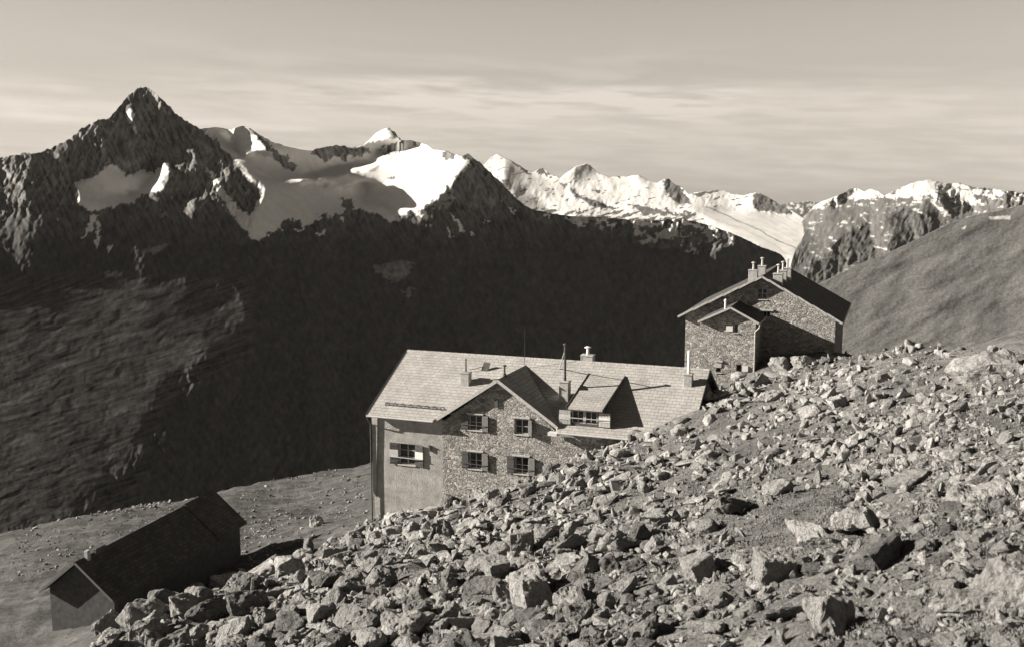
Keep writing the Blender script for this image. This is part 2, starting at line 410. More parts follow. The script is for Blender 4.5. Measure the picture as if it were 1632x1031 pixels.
def ground(x, y, rough=True):
    x = np.asarray(x, float); y = np.asarray(y, float); sh = x.shape; x = x.ravel(); y = y.ravel()
    z = base_plane(x, y) + _w[_n]
    for i in range(_n): z = z - _w[i] * np.hypot(x - K[i, 0], y - K[i, 1])
    xc = np.interp(y, CRY, CRX); z = z - 0.55 * softplus(x - xc, 1.5)
    ye = np.interp(x, EDX, EDY); z = z - 0.75 * softplus(y - ye, 3.0)
    if rough:
        z = z + 0.55 * fbm(x / 7.0, y / 7.0, 5, 3) * np.clip(np.hypot(x, y) / 12, 0.3, 1) + 0.17 * fbm(x / 0.9, y / 0.9, 3, 9)
    return z.reshape(sh)
def ground1(x, y): return float(ground(np.array([x]), np.array([y]))[0])
_t = np.concatenate([np.linspace(3, 40, 300), np.linspace(40.2, 150, 440)])
_cu = np.linspace(-0.56, 0.56, 560)
_gg = ground(_cu[:, None] * _t[None, :], np.repeat(_t[None, :], len(_cu), 0))
_sl = np.maximum.accumulate(_gg / _t[None, :], axis=1)   # steepest sight line so far: the ground first meets a ray where this passes it
def ground_hits(px, py):
    """forward distance at which each pixel's ray meets the ground (nan: never)"""
    px = np.atleast_1d(np.asarray(px, float)); py = np.atleast_1d(np.asarray(py, float))
    dx, dz = (px - CX) / F_PX, -(py - CY) / F_PX; yy = _c + dz * _s; zz = -_s + dz * _c; a, b = dx / yy, zz / yy
    ci = np.clip(np.rint((a + 0.56) / 1.12 * (len(_cu) - 1)).astype(int), 0, len(_cu) - 1)
    Y = np.array([_t[k] if (k := int(np.searchsorted(_sl[c], bb, 'right'))) < len(_t) else np.nan for c, bb in zip(ci, b)])
    return a, Y
def ground_hit(px, py):
    a, Y = ground_hits(px, py)
    if np.isnan(Y[0]): return None
    x = a[0] * Y[0]; return Vector((x, Y[0], ground1(x, Y[0])))

def grid_faces(nr, nc):
    i = np.arange(nr - 1)[:, None] * nc + np.arange(nc - 1)[None, :]
    return np.stack([i, i + 1, i + nc + 1, i + nc], -1).reshape(-1, 4)
def build_ground():
    ys = np.concatenate([np.arange(-12, 3, 0.6), np.geomspace(3, 150, 430), np.linspace(152, 420, 40)])
    us = np.linspace(-0.78, 0.78, 520)
    Yg, Ug = np.meshgrid(ys, us, indexing='ij')
    X = Ug * (np.maximum(Yg, 0) + 14.0)
    Z = ground(X, Yg)
    me = np_mesh('mountain_slope', np.stack([X, Yg, Z], -1).reshape(-1, 3), grid_faces(len(ys), len(us)))
    tag(link_mesh('ground', me, GROUND), kind='structure')
build_ground()

# ------------------------------------------------------------------ mountains
def in_poly(x, y, poly):
    p = np.array(poly, float); inside = np.zeros(x.shape, bool); j = len(p) - 1
    for i in range(len(p)):
        xi, yi, xj, yj = p[i, 0], p[i, 1], p[j, 0], p[j, 1]
        if yi != yj:
            c = ((yi > y) != (yj > y)) & (x < (xj - xi) * (y - yi) / (yj - yi) + xi); inside ^= c
        j = i
    return inside
def blur(a, n):
    for _ in range(n):
        p = np.pad(a, 1, mode='edge'); a = (p[:-2, 1:-1] + p[2:, 1:-1] + p[1:-1, :-2] + p[1:-1, 2:] + 2 * p[1:-1, 1:-1]) / 6
    return a
def poisson(gx, gy):
    """the surface whose slopes best follow gx, gy (natural boundaries)"""
    H, W = gx.shape; dv = np.zeros((H, W))
    gxm = (gx[:, 1:] + gx[:, :-1]) / 2; gym = (gy[1:, :] + gy[:-1, :]) / 2
    dv[:, :-1] += gxm; dv[:, 1:] -= gxm; dv[:-1, :] += gym; dv[1:, :] -= gym
    m = np.block([[dv, dv[:, ::-1]], [dv[::-1, :], dv[::-1, ::-1]]])
    fk = np.fft.fft2(m); ky = 2 * np.cos(2 * np.pi * np.arange(2 * H) / (2 * H)) - 2; kx = 2 * np.cos(2 * np.pi * np.arange(2 * W) / (2 * W)) - 2
    den = ky[:, None] + kx[None, :]; den[0, 0] = 1; fk = fk / den; fk[0, 0] = 0
    return np.real(np.fft.ifft2(fk))[:H, :W]
def solve(gx, gy, wx, wy, iters=45):
    """as poisson, but slopes count as much as their weights (conjugate gradients)"""
    wxm = (wx[:, 1:] + wx[:, :-1]) / 2; wym = (wy[1:] + wy[:-1]) / 2
    def div(fx, fy):
        d = np.zeros(gx.shape); d[:, :-1] += fx; d[:, 1:] -= fx; d[:-1] += fy; d[1:] -= fy; return d
    def A(x): return -div(wxm * (x[:, 1:] - x[:, :-1]), wym * (x[1:] - x[:-1]))
    def P(r):
        H, W = r.shape; m = np.block([[r, r[:, ::-1]], [r[::-1, :], r[::-1, ::-1]]]); fk = np.fft.fft2(m)
        den = (2 - 2 * np.cos(np.pi * np.arange(2 * H) / H))[:, None] + (2 - 2 * np.cos(np.pi * np.arange(2 * W) / W))[None, :]; den[0, 0] = 1
        fk = fk / den; fk[0, 0] = 0; return np.real(np.fft.ifft2(fk))[:H, :W]
    b = -div(wxm * (gx[:, 1:] + gx[:, :-1]) / 2, wym * (gy[1:] + gy[:-1]) / 2)
    x = poisson(gx, gy); r = b - A(x); z = P(r); p = z; rz = (r * z).sum()
    for _ in range(iters):
        Ap = A(p); al = rz / (p * Ap).sum(); x = x + al * p; r = r - al * Ap; z = P(r); rn = (r * z).sum()
        if abs(rn) < 1e-12: break
        p = z + rn / rz * p; rz = rn
    return x
def bilin(A, x, y):
    H, W = A.shape; x = np.clip(x, 0, W - 1.001); y = np.clip(y, 0, H - 1.001); i = x.astype(int); j = y.astype(int); fx = x - i; fy = y - j
    return (A[j, i] * (1 - fx) + A[j, i + 1] * fx) * (1 - fy) + (A[j + 1, i] * (1 - fx) + A[j + 1, i + 1] * fx) * fy

def terrain(name, x0, x1, bottom, skyline, anchor, base, regions, albedo, relief, step=1.7, rows=330, jag=2.0, detail=0.02, extra=None):
    """A mountain face as real ground: the skyline is measured from the photograph,
    the distance of every point is solved from slopes chosen to turn each part to sun or shade, gullies are added as relief."""
    sx = np.array([p[0] for p in skyline], float); sy = np.array([p[1] for p in skyline], float)
    y0 = sy.min() - 20; G = 3.0
    gx = np.arange(x0 - 6, x1 + 6, G); gy = np.arange(y0, bottom + 12, G)
    PX, PY = np.meshgrid(gx, gy)
    Du = np.full(PX.shape, base[0], float); Dv = np.full(PX.shape, base[1], float); RL = np.full(PX.shape, relief, float); WU = np.full(PX.shape, 1.0); WV = np.full(PX.shape, 0.6)
    for poly, du, dv, rl, soft, *wt in regions:
        jx = 5 * fbm(PX / 18, PY / 18, 3, 5); jy = 5 * fbm(PX / 18, PY / 18, 3, 11)
        m = blur(in_poly(PX + jx, PY + jy, poly).astype(float), soft)
        Du = Du * (1 - m) + du * m; Dv = Dv * (1 - m) + dv * m; RL = RL * (1 - m) + rl * m
        if wt: WU = WU * (1 - m) + wt[0] * m; WV = WV * (1 - m) + wt[1] * m
    D = solve(Du * G / F_PX, -Dv * G / F_PX, WU, WV)
    # gullies and buttresses running down the fall line
    wx = PX + 14 * fbm(PX / 60, PY / 60, 3, 21); wy = PY + 14 * fbm(PX / 60, PY / 60, 3, 22)
    rel = (0.020 * fbm(wx / 95, wy / 150, 2, 31) + 0.0055 * fbm((wx + 0.35 * wy) / 26, wy / 70, 5, 33, 0.62, True) + 0.0032 * fbm((wx - 0.5 * wy) / 20, wy / 42, 5, 37, 0.66)) * blur(RL, 2)
    if extra is not None: rel = rel + extra(PX, PY)
    D = D + rel
    ax, ay, aY = anchor
    D += math.log(aY) - bilin(D, np.array([(ax - gx[0]) / G]), np.array([(ay - gy[0]) / G]))[0]
    cols = np.arange(x0, x1 + step, step); sk = np.interp(cols, sx, sy)
    j = jag(cols) if callable(jag) else jag
    sk = sk + j * (fbm(cols / 11, cols * 0, 4, 41, 0.6) + 0.25 * fbm(cols / 3.1, cols * 0, 2, 43))
    t = np.linspace(0, 1, rows)[:, None]; py = bottom + t * (sk[None, :] - bottom); px = np.repeat(cols[None, :], rows, 0)
    Dd = bilin(D, (px - gx[0]) / G, (py - gy[0]) / G)
    # fine relief at the mesh's own resolution
    rl = bilin(RL, (px - gx[0]) / G, (py - gy[0]) / G)
    Dd = Dd + rl * (0.0019 * fbm((px + 0.3 * py) / 6.5, py / 14, 3, 51, 0.7) )
    Y = np.exp(Dd)
    dx = (px - CX) / F_PX; dz = -(py - CY) / F_PX; yy = _c + dz * _s; zz = -_s + dz * _c
    X = dx / yy * Y; Z = zz / yy * Y
    V = np.stack([X, Y, Z], -1)
    # the far side falls away behind the ridge
    b1 = V[-1] * np.array([1.03, 1.03, 1.0]); b1[:, 2] -= 0.03 * Y[-1]; b2 = V[-1] * np.array([1.2, 1.2, 1.0]); b2[:, 2] -= 0.16 * Y[-1]
    V = np.concatenate([V, b1[None], b2[None]], 0)
    alb = albedo(px, py); alb = np.concatenate([alb, alb[-1:], alb[-1:]], 0)
    me = np_mesh(name, V.reshape(-1, 3), grid_faces(rows + 2, len(cols)))
    at_ = me.attributes.new('albedo', 'FLOAT_COLOR', 'POINT')
    colr = np.ones((alb.size, 4), np.float32); a = alb.ravel(); colr[:, 0] = a; colr[:, 1] = a * 0.985; colr[:, 2] = a * 0.955
    at_.data.foreach_set('color', colr.ravel())
    o = link_mesh(name, me, mat_terrain(name + '_rock_and_snow', detail)); tag(o, kind='structure')
    return o

def wob(px, py, a=4.0, s=14.0, seed=61):
    return px + a * fbm(px / s, py / s, 4, seed, 0.6), py + a * fbm(px / s, py / s, 4, seed + 5, 0.6)
SNOW = 0.88

# --- the main massif: dark peak on the left, glacier basin, shaded valley wall
SKY1 = [(-80, 268), (0, 252), (40, 244), (60, 245), (90, 232), (108, 224), (130, 205), (155, 192), (175, 188), (190, 170), (205, 152), (218, 141), (232, 139), (245, 147), (262, 162),
        (285, 185), (303, 197), (318, 206), (345, 203), (368, 207), (385, 201), (400, 206), (420, 219), (440, 229), (470, 237), (493, 241), (510, 236), (530, 233), (548, 232), (560, 236),
        (578, 233), (590, 222), (600, 212), (612, 206), (620, 205), (630, 212), (640, 224), (655, 224), (668, 228), (680, 231), (692, 239), (710, 240), (725, 247), (735, 249), (748, 246),
        (757, 254), (770, 264), (790, 283), (810, 303), (828, 322), (845, 333), (880, 341), (930, 347), (960, 346), (999, 350), (1038, 352), (1085, 348), (1129, 359), (1164, 371), (1187, 381),
        (1211, 393), (1242, 404), (1250, 412), (1262, 440), (1280, 480), (1330, 560)]
BASIN = [(318, 200), (345, 190), (385, 190), (493, 230), (560, 225), (615, 195), (668, 220), (742, 240), (750, 262), (722, 288), (703, 312), (690, 322), (660, 332), (640, 345), (620, 353), (600, 342), (575, 331),
         (545, 341), (512, 347), (495, 360), (470, 370), (440, 366), (428, 374), (402, 384), (396, 345), (412, 322), (420, 302), (400, 288), (375, 258), (345, 224)]
CIRQUE = [(118, 292), (150, 280), (175, 262), (190, 268), (205, 282), (225, 272), (245, 275), (262, 260), (270, 270), (255, 302), (235, 308), (210, 322), (170, 332), (145, 337), (125, 325)]
LIT_SNOW = [(478, 286), (540, 278), (600, 268), (617, 254), (640, 238), (668, 226), (692, 236), (735, 245), (752, 258), (722, 288), (700, 312), (690, 326), (640, 342), (620, 338), (600, 330), (575, 320), (583, 302), (572, 293), (530, 297), (500, 292)]
LIT_LEFT = [(366, 200), (385, 196), (405, 213), (425, 235), (440, 250), (415, 249), (390, 244), (384, 228), (378, 215)]
LIT_SUMMIT = [(545, 238), (590, 218), (612, 200), (622, 205), (629, 222), (645, 226), (612, 240), (590, 241)]
LIT_ARC = [(262, 262), (271, 272), (270, 285), (257, 302), (228, 318), (210, 321), (235, 308), (252, 290)]
PYR_LIT = [(748, 255), (738, 275), (722, 300), (722, 330), (690, 330), (700, 310), (722, 285)]
SHOULDER = [(900, 335), (1000, 340), (1129, 350), (1180, 377), (1166, 390), (1133, 400), (1113, 407), (1074, 395), (1050, 399), (960, 371), (900, 357)]
LOWLIT = [(-80, 470), (60, 470), (180, 440), (280, 440), (330, 470), (400, 470), (400, 545), (330, 560), (270, 610), (230, 700), (130, 820), (-80, 880)]
S1_ROCK = [[(384, 199), (402, 206), (432, 233), (455, 250), (476, 268), (455, 272), (440, 256), (425, 238), (405, 216)],
           [(496, 244), (512, 230), (550, 226), (587, 240), (577, 252), (560, 249), (552, 257), (540, 250), (520, 257), (505, 250)],
           [(600, 237), (640, 230), (665, 224), (668, 232), (645, 240), (618, 247)], [(616, 200), (631, 208), (642, 224), (620, 221)],
           [(703, 243), (726, 236), (724, 255), (708, 256)], [(730, 240), (760, 240), (762, 262), (735, 252)], [(617, 281), (628, 281), (628, 285), (617, 285)],
           [(443, 362), (455, 350), (478, 352), (482, 362), (465, 372)], [(545, 318), (560, 318), (565, 335), (550, 342)], [(505, 342), (525, 338), (520, 350)], [(678, 325), (690, 322), (688, 340)]]
S1_SNOW = [BASIN, CIRQUE, [(206, 172), (214, 178), (213, 190), (205, 198), (202, 188)], [(210, 200), (216, 204), (216, 214), (211, 210)],
           [(326, 262), (338, 272), (352, 298), (372, 322), (396, 345), (402, 378), (388, 366), (372, 345), (350, 312), (335, 285)],
           [(146, 344), (155, 346), (150, 358), (138, 376), (132, 380), (142, 358)], [(155, 350), (163, 352), (158, 385), (152, 400), (153, 370)], [(168, 392), (184, 390), (178, 400), (170, 402)],
           [(720, 344), (728, 348), (742, 370), (736, 372)], [(712, 364), (718, 366), (720, 376), (714, 372)], [(748, 372), (757, 374), (754, 378)], [(770, 352), (782, 354), (780, 358)], [(655, 330), (672, 326), (682, 345), (676, 352), (664, 340)],
           [(810, 330), (822, 336), (820, 340)], [(868, 342), (878, 344), (874, 350)], [(618, 345), (640, 350), (636, 356), (622, 352)], [(540, 345), (552, 348), (548, 354)], [(500, 372), (520, 366), (516, 376)],
           [(940, 346), (985, 358), (975, 362)], [(890, 342), (920, 350), (938, 358), (915, 356)], [(1095, 397), (1112, 404), (1108, 407)], [(1010, 352), (1060, 356), (1050, 362), (1015, 360)], [(1085, 350), (1125, 362), (1120, 366), (1090, 358)]]
S1_PALE = [[(592, 424), (640, 415), (660, 418), (652, 436), (626, 452), (610, 440)], [(640, 462), (662, 460), (650, 474)], [(160, 436), (200, 433), (185, 445)], [(225, 400), (262, 388), (270, 392), (235, 408)]]
def alb1(px, py):
    qx, qy = wob(px, py, 7.0, 11.0)
    n = fbm(px / 9, py / 13, 4, 71, 0.6); n2 = fbm((px + 0.4 * py) / 30, py / 30, 4, 73, 0.6)
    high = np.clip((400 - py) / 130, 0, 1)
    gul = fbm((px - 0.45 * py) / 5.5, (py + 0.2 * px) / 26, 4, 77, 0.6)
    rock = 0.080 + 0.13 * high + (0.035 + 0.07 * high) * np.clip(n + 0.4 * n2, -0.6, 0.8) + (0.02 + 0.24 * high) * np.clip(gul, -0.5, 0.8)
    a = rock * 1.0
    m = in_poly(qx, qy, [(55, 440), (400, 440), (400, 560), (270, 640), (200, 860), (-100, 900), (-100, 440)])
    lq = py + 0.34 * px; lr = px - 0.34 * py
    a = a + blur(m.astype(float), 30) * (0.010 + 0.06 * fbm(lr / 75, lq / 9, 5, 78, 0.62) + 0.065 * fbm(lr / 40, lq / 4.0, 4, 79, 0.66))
    for p in S1_PALE: a = np.where(in_poly(qx, qy, p), 0.27 + 0.16 * n, a)
    # thin dustings lying in the gullies of the upper rock
    dust = (fbm((px + 0.35 * py) / 7, py / 24, 4, 75, 0.6) > 0.30) & (py < 330 + 40 * n2)
    a = np.where(dust, 0.30, a)
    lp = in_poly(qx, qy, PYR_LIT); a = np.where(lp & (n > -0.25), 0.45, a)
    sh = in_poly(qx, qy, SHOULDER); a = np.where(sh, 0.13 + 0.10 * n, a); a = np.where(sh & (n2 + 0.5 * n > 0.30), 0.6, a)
    s = np.zeros(px.shape, bool)
    for p in S1_SNOW: s |= in_poly(qx, qy, p)
    for p in S1_ROCK: s &= ~in_poly(qx, qy, p)
    a = np.where(s, SNOW + 0.04 * n2, a)
    return np.clip(a, 0.02, 0.92)
def jag1(c):
    snow = ((c > 320) & (c < 384)) | ((c > 470) & (c < 496)) | ((c > 585) & (c < 615)) | ((c > 640) & (c < 725))
    return np.where(snow, 0.6, np.where(c > 850, 1.2, 3.6))
def benches(px, py):
    """grassy ledges and bands of the lower slope, dipping towards the left"""
    m = blur(in_poly(px, py, LOWLIT).astype(float), 16)
    q = py + 0.34 * px + 22 * fbm(px / 70, py / 50, 3, 65); r = px - 0.34 * py
    return m * (0.0007 * fbm(r / 110, q / 11, 4, 66, 0.6) + 0.0012 * fbm(r / 100, q / 60, 2, 68))
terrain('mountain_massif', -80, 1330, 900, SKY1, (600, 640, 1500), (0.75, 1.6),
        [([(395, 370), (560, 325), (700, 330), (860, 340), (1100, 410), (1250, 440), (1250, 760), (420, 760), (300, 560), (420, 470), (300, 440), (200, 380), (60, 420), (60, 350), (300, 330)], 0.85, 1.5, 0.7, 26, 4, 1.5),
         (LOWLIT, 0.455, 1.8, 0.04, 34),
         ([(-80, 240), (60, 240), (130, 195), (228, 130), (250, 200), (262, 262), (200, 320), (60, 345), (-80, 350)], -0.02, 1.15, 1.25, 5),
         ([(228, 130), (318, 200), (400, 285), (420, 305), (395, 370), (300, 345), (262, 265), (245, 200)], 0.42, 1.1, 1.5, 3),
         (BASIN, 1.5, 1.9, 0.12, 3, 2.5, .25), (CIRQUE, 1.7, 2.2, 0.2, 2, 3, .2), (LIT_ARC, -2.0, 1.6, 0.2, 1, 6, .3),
         ([(476, 278), (540, 264), (600, 254), (617, 242), (640, 236), (642, 244), (619, 258), (601, 271), (541, 281), (482, 289)], 7.5, 17.0, 0.1, 1, 1, 4),  # this and the next two strips are added to let sun reach the snow
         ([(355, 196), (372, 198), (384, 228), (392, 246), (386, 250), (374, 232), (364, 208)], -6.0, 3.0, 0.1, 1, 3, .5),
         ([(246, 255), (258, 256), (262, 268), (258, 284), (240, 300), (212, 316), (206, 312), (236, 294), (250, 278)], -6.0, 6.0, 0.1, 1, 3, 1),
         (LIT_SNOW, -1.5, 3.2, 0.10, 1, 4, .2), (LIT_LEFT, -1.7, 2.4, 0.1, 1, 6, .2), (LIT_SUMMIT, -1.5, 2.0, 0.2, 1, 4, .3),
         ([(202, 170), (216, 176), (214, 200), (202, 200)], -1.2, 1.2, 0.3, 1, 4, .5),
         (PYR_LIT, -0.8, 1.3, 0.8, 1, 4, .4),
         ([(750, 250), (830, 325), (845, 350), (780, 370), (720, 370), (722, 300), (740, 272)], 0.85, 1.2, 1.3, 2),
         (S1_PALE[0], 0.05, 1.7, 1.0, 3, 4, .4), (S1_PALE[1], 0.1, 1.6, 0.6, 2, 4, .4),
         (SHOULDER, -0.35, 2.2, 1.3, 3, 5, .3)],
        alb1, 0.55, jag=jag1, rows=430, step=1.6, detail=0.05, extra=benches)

# --- the snow chain beyond it with the glacier tongue
SKY2 = [(740, 300), (772, 262), (783, 251), (792, 246), (803, 251), (818, 258), (838, 271), (850, 275), (858, 270), (867, 269), (876, 278), (884, 280), (893, 284), (905, 274), (920, 265), (933, 261), (940, 264),
        (955, 277), (972, 283), (985, 281), (1000, 282), (1018, 279), (1032, 288), (1048, 292), (1058, 286), (1066, 285), (1075, 294), (1088, 300), (1098, 310), (1115, 306), (1140, 304), (1152, 303), (1165, 309), (1185, 312),
        (1205, 307), (1213, 309), (1235, 321), (1250, 331), (1262, 336), (1275, 345), (1320, 360)]
ROCK2 = [[(812, 256), (838, 268), (848, 280), (826, 268)], [(856, 272), (866, 266), (876, 280), (862, 278)], [(1056, 288), (1066, 280), (1085, 298), (1104, 328), (1080, 324), (1060, 305)],
         [(1203, 308), (1214, 306), (1264, 338), (1262, 345), (1232, 343), (1208, 338), (1200, 322)], [(1100, 309), (1135, 303), (1150, 302), (1140, 309), (1110, 314)], [(905, 300), (940, 318), (990, 335), (940, 328), (918, 314)],
         [(975, 283), (990, 278), (988, 286)], [(800, 288), (812, 284), (814, 300), (806, 305)], [(940, 300), (960, 304), (955, 310)], [(1000, 326), (1040, 332), (1100, 345), (1030, 342)], [(890, 292), (905, 296), (900, 302)]]
SHADE2 = [[(806, 252), (838, 270), (880, 290), (925, 304), (880, 312), (850, 302), (822, 312), (806, 296)], [(905, 284), (930, 258), (942, 262), (958, 280), (925, 288)], [(950, 276), (1015, 294), (985, 298), (962, 290)],
          [(815, 312), (850, 318), (900, 350), (860, 345), (820, 335)], [(1016, 276), (1050, 292), (1045, 300), (1020, 294)], [(1085, 328), (1150, 332), (1180, 336), (1110, 338)]]
TONGUE = [(1095, 325), (1180, 335), (1290, 345), (1290, 410), (1240, 408), (1180, 378), (1130, 352)]
def ice(px, py):
    """the glacier tongue: dirty ice with flow lines and a medial moraine"""
    f = (py - 332) - 0.40 * (px - 1140) - 0.0006 * (px - 1140) ** 2
    a = 0.60 + 0.10 * fbm(px / 60, f / 4.0, 4, 87, 0.6)
    a = np.where(np.abs(f - 4 + 5 * fbm(px / 45, py / 30, 3, 88)) < 1.3, 0.30, a); a = np.where(np.abs(f - 17 + 6 * fbm(px / 40, py / 30, 3, 89)) < 0.8, 0.45, a)
    return a
def alb2(px, py):
    qx, qy = wob(px, py, 5.0, 9.0, 81)
    n = fbm(px / 9, py / 7, 4, 83, 0.6); n2 = fbm((px - 0.6 * py) / 22, (py + 0.35 * px) / 6, 4, 85, 0.6)
    a = np.full(px.shape, 0.66) + 0.06 * n2
    low = np.clip((py - (322 + 0.02 * (px - 900))) / 22, 0, 1) * (px < 1110)
    rock = 0.11 + 0.06 * n
    a = np.where(n2 + 0.50 * low - 0.02 > 0.44, rock, a)
    for p in ROCK2: a = np.where(in_poly(qx, qy, p), rock * 1.2, a)
    # medial moraine bands down the tongue
    a = np.where(in_poly(qx, qy, TONGUE) & (px > 1120), ice(px, py), a)
    return np.clip(a, 0.04, 0.86)
terrain('snow_peaks', 740, 1320, 440, SKY2, (950, 320, 6500), (-0.35, 2.4),
        [(TONGUE, -0.1, 3.4, 0.05, 3, 4, 1)] + [(p, 1.4, 2.0, 0.2, 2) for p in SHADE2] + [(ROCK2[2], 0.5, 1.2, 1.0, 1), (ROCK2[3], 0.55, 1.2, 0.8, 1), (ROCK2[5], 0.7, 1.5, 1.0, 1)],
        alb2, 0.32, jag=1.6, rows=150, step=1.5, detail=0.01)

# --- the far mountains on the right, snow on their crests, brown slopes below
SKY3 = [(1250, 470), (1256, 445), (1261, 420), (1268, 396), (1274, 374), (1278, 354), (1286, 341), (1297, 330), (1308, 322), (1320, 318), (1340, 310), (1355, 301), (1368, 300), (1378, 306), (1388, 301), (1398, 304), (1410, 312), (1425, 305), (1440, 298),
        (1460, 290), (1485, 287), (1505, 293), (1530, 292), (1550, 299), (1575, 300), (1600, 304), (1650, 308), (1720, 318)]
CLIFF3 = [[(1325, 395), (1350, 372), (1385, 356), (1392, 395), (1400, 415), (1370, 425), (1345, 420)], [(1412, 345), (1450, 330), (1490, 340), (1500, 362), (1480, 378), (1430, 400), (1415, 395), (1425, 365)], [(1290, 420), (1330, 412), (1345, 430), (1310, 452), (1290, 440)]]
SNOW3 = [[(1272, 332), (1300, 326), (1325, 314), (1332, 318), (1300, 334), (1276, 337)], [(1362, 318), (1375, 303), (1390, 299), (1402, 312), (1390, 318)], [(1425, 308), (1450, 292), (1490, 284), (1495, 300), (1470, 312), (1440, 318)], [(1515, 300), (1545, 305), (1560, 322), (1550, 330), (1530, 315)],
         [(1480, 318), (1500, 330), (1520, 345), (1505, 345)], [(1455, 330), (1470, 340), (1460, 342)], [(1575, 345), (1600, 344), (1600, 350), (1575, 350)]]
TONGUE3 = [(1190, 343), (1262, 342), (1275, 347), (1281, 362), (1280, 380), (1266, 402), (1246, 424), (1190, 430)]
def alb3(px, py):
    qx, qy = wob(px, py, 5.0, 9.0, 91)
    n = fbm(px / 8, py / 8, 4, 93, 0.6); n2 = fbm((px + 0.5 * py) / 24, (py - 0.2 * px) / 8, 5, 95, 0.66)
    a = 0.18 + 0.03 * n + 0.035 * n2
    h = np.clip((332 - py) / 26, 0, 1)
    a = np.where(n2 + 0.7 * n + 0.75 * h > 0.60, 0.72, a)
    for p in CLIFF3: a = np.where(in_poly(qx, qy, p), 0.105 + 0.06 * n + 0.05 * n2, a)
    for p in SNOW3: a = np.where(in_poly(qx, qy, p), 0.68, a)
    a = np.where(in_poly(px + 0.4 * (qx - px), py + 0.4 * (qy - py), TONGUE3), ice(px, py), a)
    return np.clip(a, 0.04, 0.86)
terrain('far_mountains', 1256, 1720, 480, SKY3, (1400, 380, 2800), (-0.3, 1.7),
        [(TONGUE3, -0.1, 3.4, 0.04, 2, 4, 1), ([(1495, 284), (1530, 310), (1560, 335), (1520, 345), (1490, 318)], 0.6, 1.6, 1.0, 2), ([(1560, 297), (1640, 304), (1640, 330), (1570, 325)], 0.5, 1.5, 1.0, 2),
         ([(1290, 318), (1345, 305), (1368, 300), (1360, 318), (1330, 330)], 0.2, 1.4, 1.0, 2)] + [(p, 0.22, 1.3, 0.7, 4) for p in CLIFF3],
        alb3, 0.30, jag=1.3, rows=150, step=1.5, detail=0.015)

# --- a last low ridge closing the valley head
def alb5(px, py):
    n = fbm(px / 7, py / 5, 4, 121, 0.6); return np.clip(np.where(n > 0.12, 0.55, 0.14 + 0.1 * n), 0.05, 0.7)
terrain('distant_ridge', 1200, 1350, 420, [(1200, 400), (1222, 352), (1235, 334), (1248, 326), (1262, 323), (1272, 324), (1284, 321), (1298, 322), (1320, 326), (1350, 340)], (1270, 340, 12000), (-0.2, 2.2),
        [], alb5, 0.3, jag=1.4, rows=60, step=1.5, detail=0.004)

# --- the smooth grassy hill on the right
SKY4 = [(1080, 640), (1200, 560), (1240, 505), (1280, 470), (1310, 450), (1340, 436), (1370, 421), (1400, 410), (1440, 392), (1480, 372), (1520, 353), (1555, 343), (1593, 336), (1650, 322), (1760, 300)]
def alb4(px, py):
    u = px * 0.90 - py * 0.44; v = px * 0.44 + py * 0.90       # along and across the streaks, which climb to the right
    w1 = v + 9 * fbm(px / 50, py / 40, 3, 101)
    st = fbm(u / 70, w1 / 7, 5, 103, 0.6); n = fbm(u / 60 + 3.3, v / 30, 5, 105, 0.6); n3 = fbm(u / 5, v / 2.6, 3, 107)
    a = 0.155 + 0.035 * st + 0.035 * n + 0.045 * n3 + 0.06 * fbm(px / 3.2, py / 2.2, 2, 108)
    a = np.where(in_poly(px, py, [(1575, 346), (1610, 344), (1610, 350), (1578, 350)]) | in_poly(px, py, [(1532, 364), (1540, 360), (1538, 366)]), 0.6, a)
    return np.clip(a, 0.05, 0.7)
def folds(px, py):
    u = px * 0.90 - py * 0.44; v = px * 0.44 + py * 0.90
    return 0.006 * fbm(u / 120, v / 45, 3, 111) + 0.0003 * fbm(u / 60, v / 11, 4, 113, 0.66) + 0.00035 * fbm(u / 9, v / 5, 3, 115, 0.7)
terrain('grassy_hill', 1080, 1760, 660, SKY4, (1480, 470, 520), (-0.1, 1.9), [], alb4, 0.05, jag=0.8, rows=260, step=1.5, detail=0.35, extra=folds)

# --- the floor of the valley under everything
def build_valley():
    n = 60; a = np.linspace(-1, 1, n); X, Yg = np.meshgrid(np.sign(a) * np.abs(a) ** 2 * 30000, np.sign(a) * np.abs(a) ** 2 * 30000)
    Z = np.full(X.shape, -1700.0) + 40 * fbm(X / 3000, Yg / 3000, 3, 5)
    me = np_mesh('valley_floor', np.stack([X, Yg, Z], -1).reshape(-1, 3), grid_faces(n, n))
    tag(link_mesh('valley_floor', me, simple('valley_scrub', 0.04, 0.07, 0.01)), kind='structure')
build_valley()

